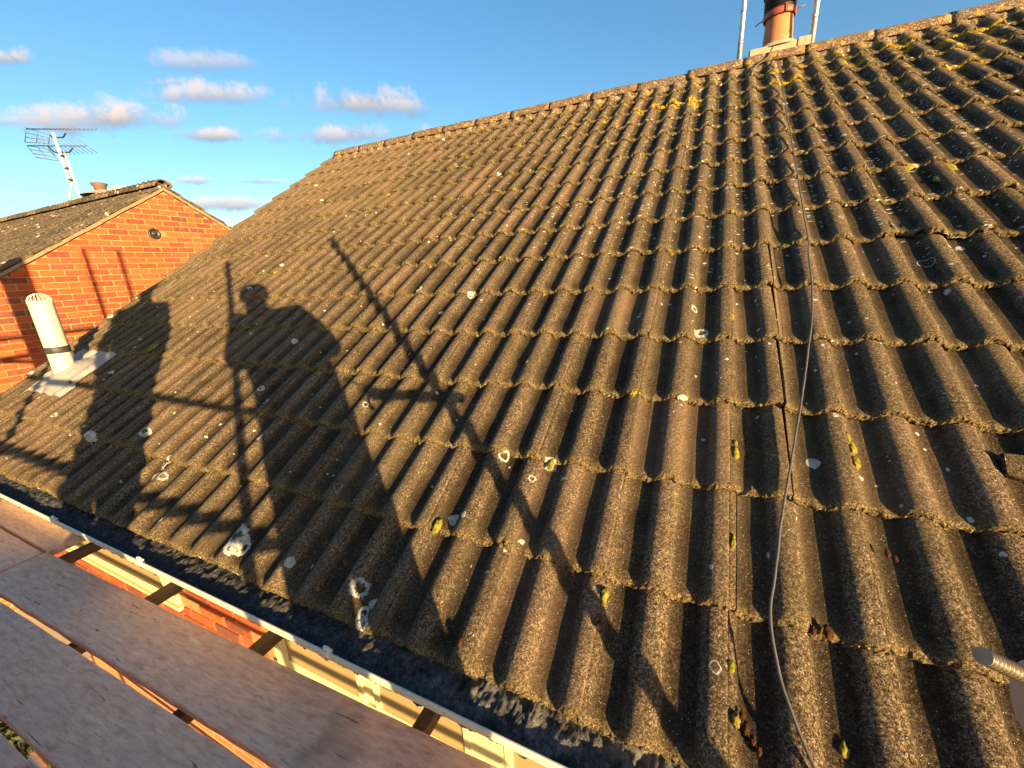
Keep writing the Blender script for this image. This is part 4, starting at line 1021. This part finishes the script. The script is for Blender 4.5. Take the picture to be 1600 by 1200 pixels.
def person(label, base, J, rad, helmet, top_m, hold):
    root = empty('person', base); tag(root, label, 'person')
    off = Vector(base); names = list(J); idx = {n_: i for i, n_ in enumerate(names)}; V = [J[n_] - off for n_ in names]
    E = [('pelvis', 'belly'), ('belly', 'chest'), ('chest', 'neckb'), ('neckb', 'neck'), ('neck', 'head'), ('head', 'crown'),
         ('chest', 'shR'), ('shR', 'elR'), ('elR', 'wrR'), ('chest', 'shL'), ('shL', 'elL'), ('elL', 'wrL'),
         ('pelvis', 'hipR'), ('hipR', 'knR'), ('knR', 'anR'), ('anR', 'toR'), ('pelvis', 'hipL'), ('hipL', 'knL'), ('knL', 'anL'), ('anL', 'toL')]
    skin_body('body', V, [(idx[a], idx[b_]) for a, b_ in E], [rad[n_] for n_ in names], top_m, root, idx['pelvis'])
    hc = J['head'] - off; hm = MB()
    F = hold
    # head with face features
    bm = bmesh.new(); bmesh.ops.create_uvsphere(bm, u_segments=24, v_segments=18, radius=1.0)
    Fx = Vector((F.x, F.y, 0)).normalized(); Rx = Fx.cross(Vector((0, 0, 1)))
    for v_ in bm.verts:
        x, y, z = v_.co; f_ = y
        if f_ > 0.7 and abs(x) < 0.2 and -0.35 < z < 0.15: f_ += 0.18 * (1 - abs(x) / 0.2)
        wv = 0.078 * (1 - 0.18 * max(0, -z))
        v_.co = hc + Rx * (x * wv) + Fx * (f_ * 0.098) + Vector((0, 0, z * 0.118))
    bm.verts.index_update(); hm.add([v_.co.copy() for v_ in bm.verts], [[v_.index for v_ in f2.verts] for f2 in bm.faces], True); bm.free()
    for sg in (-1, 1):
        e = hc + Rx * (0.078 * sg); hm.tube([e + Vector((0, 0, -.03)), e + Rx * sg * 0.014, e + Vector((0, 0, .03))], 0.010, 8)
    hm.build('head', SKIN, root)
    eb = MB()
    for sg in (-1, 1): eb.lathe([(0.0, -0.008), (0.008, 0.0), (0.0, 0.008)], 8, Matrix.Translation(hc + Rx * 0.032 * sg + Fx * 0.088 + Vector((0, 0, 0.01))))
    eb.build('eyes', HAIRM, root)
    if helmet:
        h = MB(); h.lathe([(0.135, 0.0), (0.118, 0.01), (0.115, 0.06), (0.09, 0.11), (0.045, 0.135), (0.0, 0.14)], 24, Matrix.Translation(hc + Vector((0, 0, 0.045)))); h.build('helmet', HELM, root)
    else:
        h = MB(); h.lathe([(0.092, -0.02), (0.104, 0.03), (0.10, 0.07), (0.075, 0.11), (0.03, 0.132), (0.0, 0.135)], 24, Matrix.Translation(hc - Fx * 0.016 + Vector((0, 0, 0.005)))); h.build('hair', HAIRM, root)
    # hands
    for sd in ('R', 'L'):
        w_ = J['wr' + sd] - off; d_ = (J['wr' + sd] - J['el' + sd]).normalized(); side = d_.cross(Vector((0, 0, 1))).normalized()
        if hold and not helmet: up_ = Vector((0, 0, 1))
        else: up_ = side.cross(d_).normalized()
        sgn = 1 if sd == 'R' else -1
        vs_ = [w_, w_ + d_ * 0.055]; es = [(0, 1)]; rr = [0.026, 0.03]
        for q in range(4):
            bse = w_ + d_ * 0.085 + up_ * (0.027 - 0.018 * q); k = len(vs_); Lf = (0.036, 0.042, 0.039, 0.030)[q]
            cur = -side * sgn * 0.02
            vs_ += [bse, bse + d_ * Lf, bse + d_ * (Lf * 1.5) + cur]; es += [(1, k), (k, k + 1), (k + 1, k + 2)]; rr += [0.0115, 0.0090, 0.0080]
        k = len(vs_); tb_ = w_ + d_ * 0.03 - side * sgn * 0.028 + up_ * 0.012; vs_ += [tb_, tb_ + d_ * 0.03 - side * sgn * 0.012, tb_ + d_ * 0.055 - side * sgn * 0.006]; es += [(1, k), (k, k + 1), (k + 1, k + 2)]; rr += [0.014, 0.011, 0.009]
        skin_body('hand', vs_, es, rr, SKIN, root, 1, 1)
    # boots
    for sd in ('R', 'L'):
        a_ = J['an' + sd] - off; t_ = J['to' + sd] - off; b_ = MB(); d_ = (t_ - a_); d_.z = 0; d_.normalize()
        g0 = Vector((a_.x, a_.y, J['toR'].z - off.z - 0.045))
        b_.tube([g0 - d_ * 0.07 + Vector((0, 0, 0.05)), g0 + Vector((0, 0, 0.055)), g0 + d_ * 0.10 + Vector((0, 0, 0.045)), g0 + d_ * 0.19 + Vector((0, 0, 0.035))], 0.05, 12, True, [0.040, 0.052, 0.045, 0.030])
        b_.build('boot', BOOTM, root)
    return root
zf = ZD + 0.045
J1 = dict(pelvis=PV(-.54, .66, .74), belly=PV(-.57, .82, .72), chest=PV(-.60, 1.02, .68), neckb=PV(-.63, 1.14, .63), neck=PV(-.65, 1.20, .60), head=PV(-.655, 1.33, .57), crown=PV(-.655, 1.36, .57),
          shR=PV(-.42, 1.13, .66), elR=PV(-.31, .88, .56), wrR=PV(-.49, .90, .40), shL=PV(-.77, 1.12, .62), elL=PV(-.83, .86, .50), wrL=PV(-.70, .90, .38),
          hipR=PV(-.45, .60, .74), knR=PV(-.43, .20, .62), anR=PV(-.40, 0, .72), toR=PV(-.40, 0, .58), hipL=PV(-.63, .60, .74), knL=PV(-.62, .20, .66), anL=PV(-.64, 0, .78), toL=PV(-.65, 0, .64))
for k_ in ('anR', 'toR', 'anL', 'toL'): J1[k_].z = zf + (0.05 if k_.startswith('an') else 0)
R0 = dict(pelvis=.155, belly=.165, chest=.175, neckb=.09, neck=.055, head=.075, crown=.06, shR=.085, elR=.062, wrR=.034, shL=.085, elL=.06, wrL=.034, hipR=.105, knR=.075, anR=.05, toR=.04, hipL=.105, knL=.075, anL=.05, toL=.04)
b1_ = PV(-.52, 0, .72); b1_.z = ZD
RA = dict(R0); RA.update(pelvis=.18, belly=.185, chest=.20, neckb=.12, neck=.08, shR=.10, shL=.10, hipR=.135, hipL=.135, knR=.105, knL=.105, anR=.08, anL=.08, elR=.07, elL=.07)
person('person in dark work jacket holding up a phone, casting the hunched shadow', b1_, J1, RA, False, CLOTH1, -SH)
# phone in the hands just behind the camera point
ph = MB(); fw = Vector(CAMR[2]); rt = Vector(CAMR[0]); up_ = -Vector(CAMR[1])
Mp = Matrix((( rt.x, up_.x, fw.x, 0), (rt.y, up_.y, fw.y, 0), (rt.z, up_.z, fw.z, 0), (0, 0, 0, 1)))
pc = CAMP - fw * 0.02 + rt * 0.055 - up_ * 0.02
ph.box((-0.075, -0.037, -0.008), (0.075, 0.037, 0.0), Matrix.Translation(pc) @ Mp, bev=0.003)
tag(ph.build('phone', PHONEM), 'black phone held in both hands by the person in the dark jacket', 'phone')
dd = -0.27
J2 = dict(pelvis=PV(-1.49, .86, dd), belly=PV(-1.50, 1.04, dd), chest=PV(-1.53, 1.28, dd), neckb=PV(-1.53, 1.46, dd), neck=PV(-1.53, 1.54, dd), head=PV(-1.54, 1.66, dd - .02), crown=PV(-1.54, 1.70, dd - .02),
          shR=PV(-1.35, 1.38, dd), elR=PV(-1.30, 1.08, dd), wrR=PV(-1.32, .86, dd - .1), shL=PV(-1.71, 1.38, dd), elL=PV(-1.76, 1.10, dd), wrL=PV(-1.70, .88, dd - .1),
          hipR=PV(-1.39, .78, dd), knR=PV(-1.37, .36, dd - .04), anR=PV(-1.36, 0, dd + .02), toR=PV(-1.36, 0, dd - .14), hipL=PV(-1.58, .78, dd), knL=PV(-1.57, .36, dd + .02), anL=PV(-1.57, 0, dd + .05), toL=PV(-1.58, 0, dd - .10))
for k_ in ('anR', 'toR', 'anL', 'toL'): J2[k_].z = zf + (0.05 if k_.startswith('an') else 0)
R2 = dict(R0); R2.update(chest=.185, belly=.18, pelvis=.175, hipR=.13, hipL=.13, knR=.11, knL=.11, anR=.09, anL=.09, shR=.09, shL=.09)
b2_ = PV(-1.48, 0, dd); b2_.z = ZD
person('tall person in orange work coat and white helmet, casting the upright shadow at left', b2_, J2, R2, True, CLOTH2, -SH)
print('objects', len(bpy.data.objects))
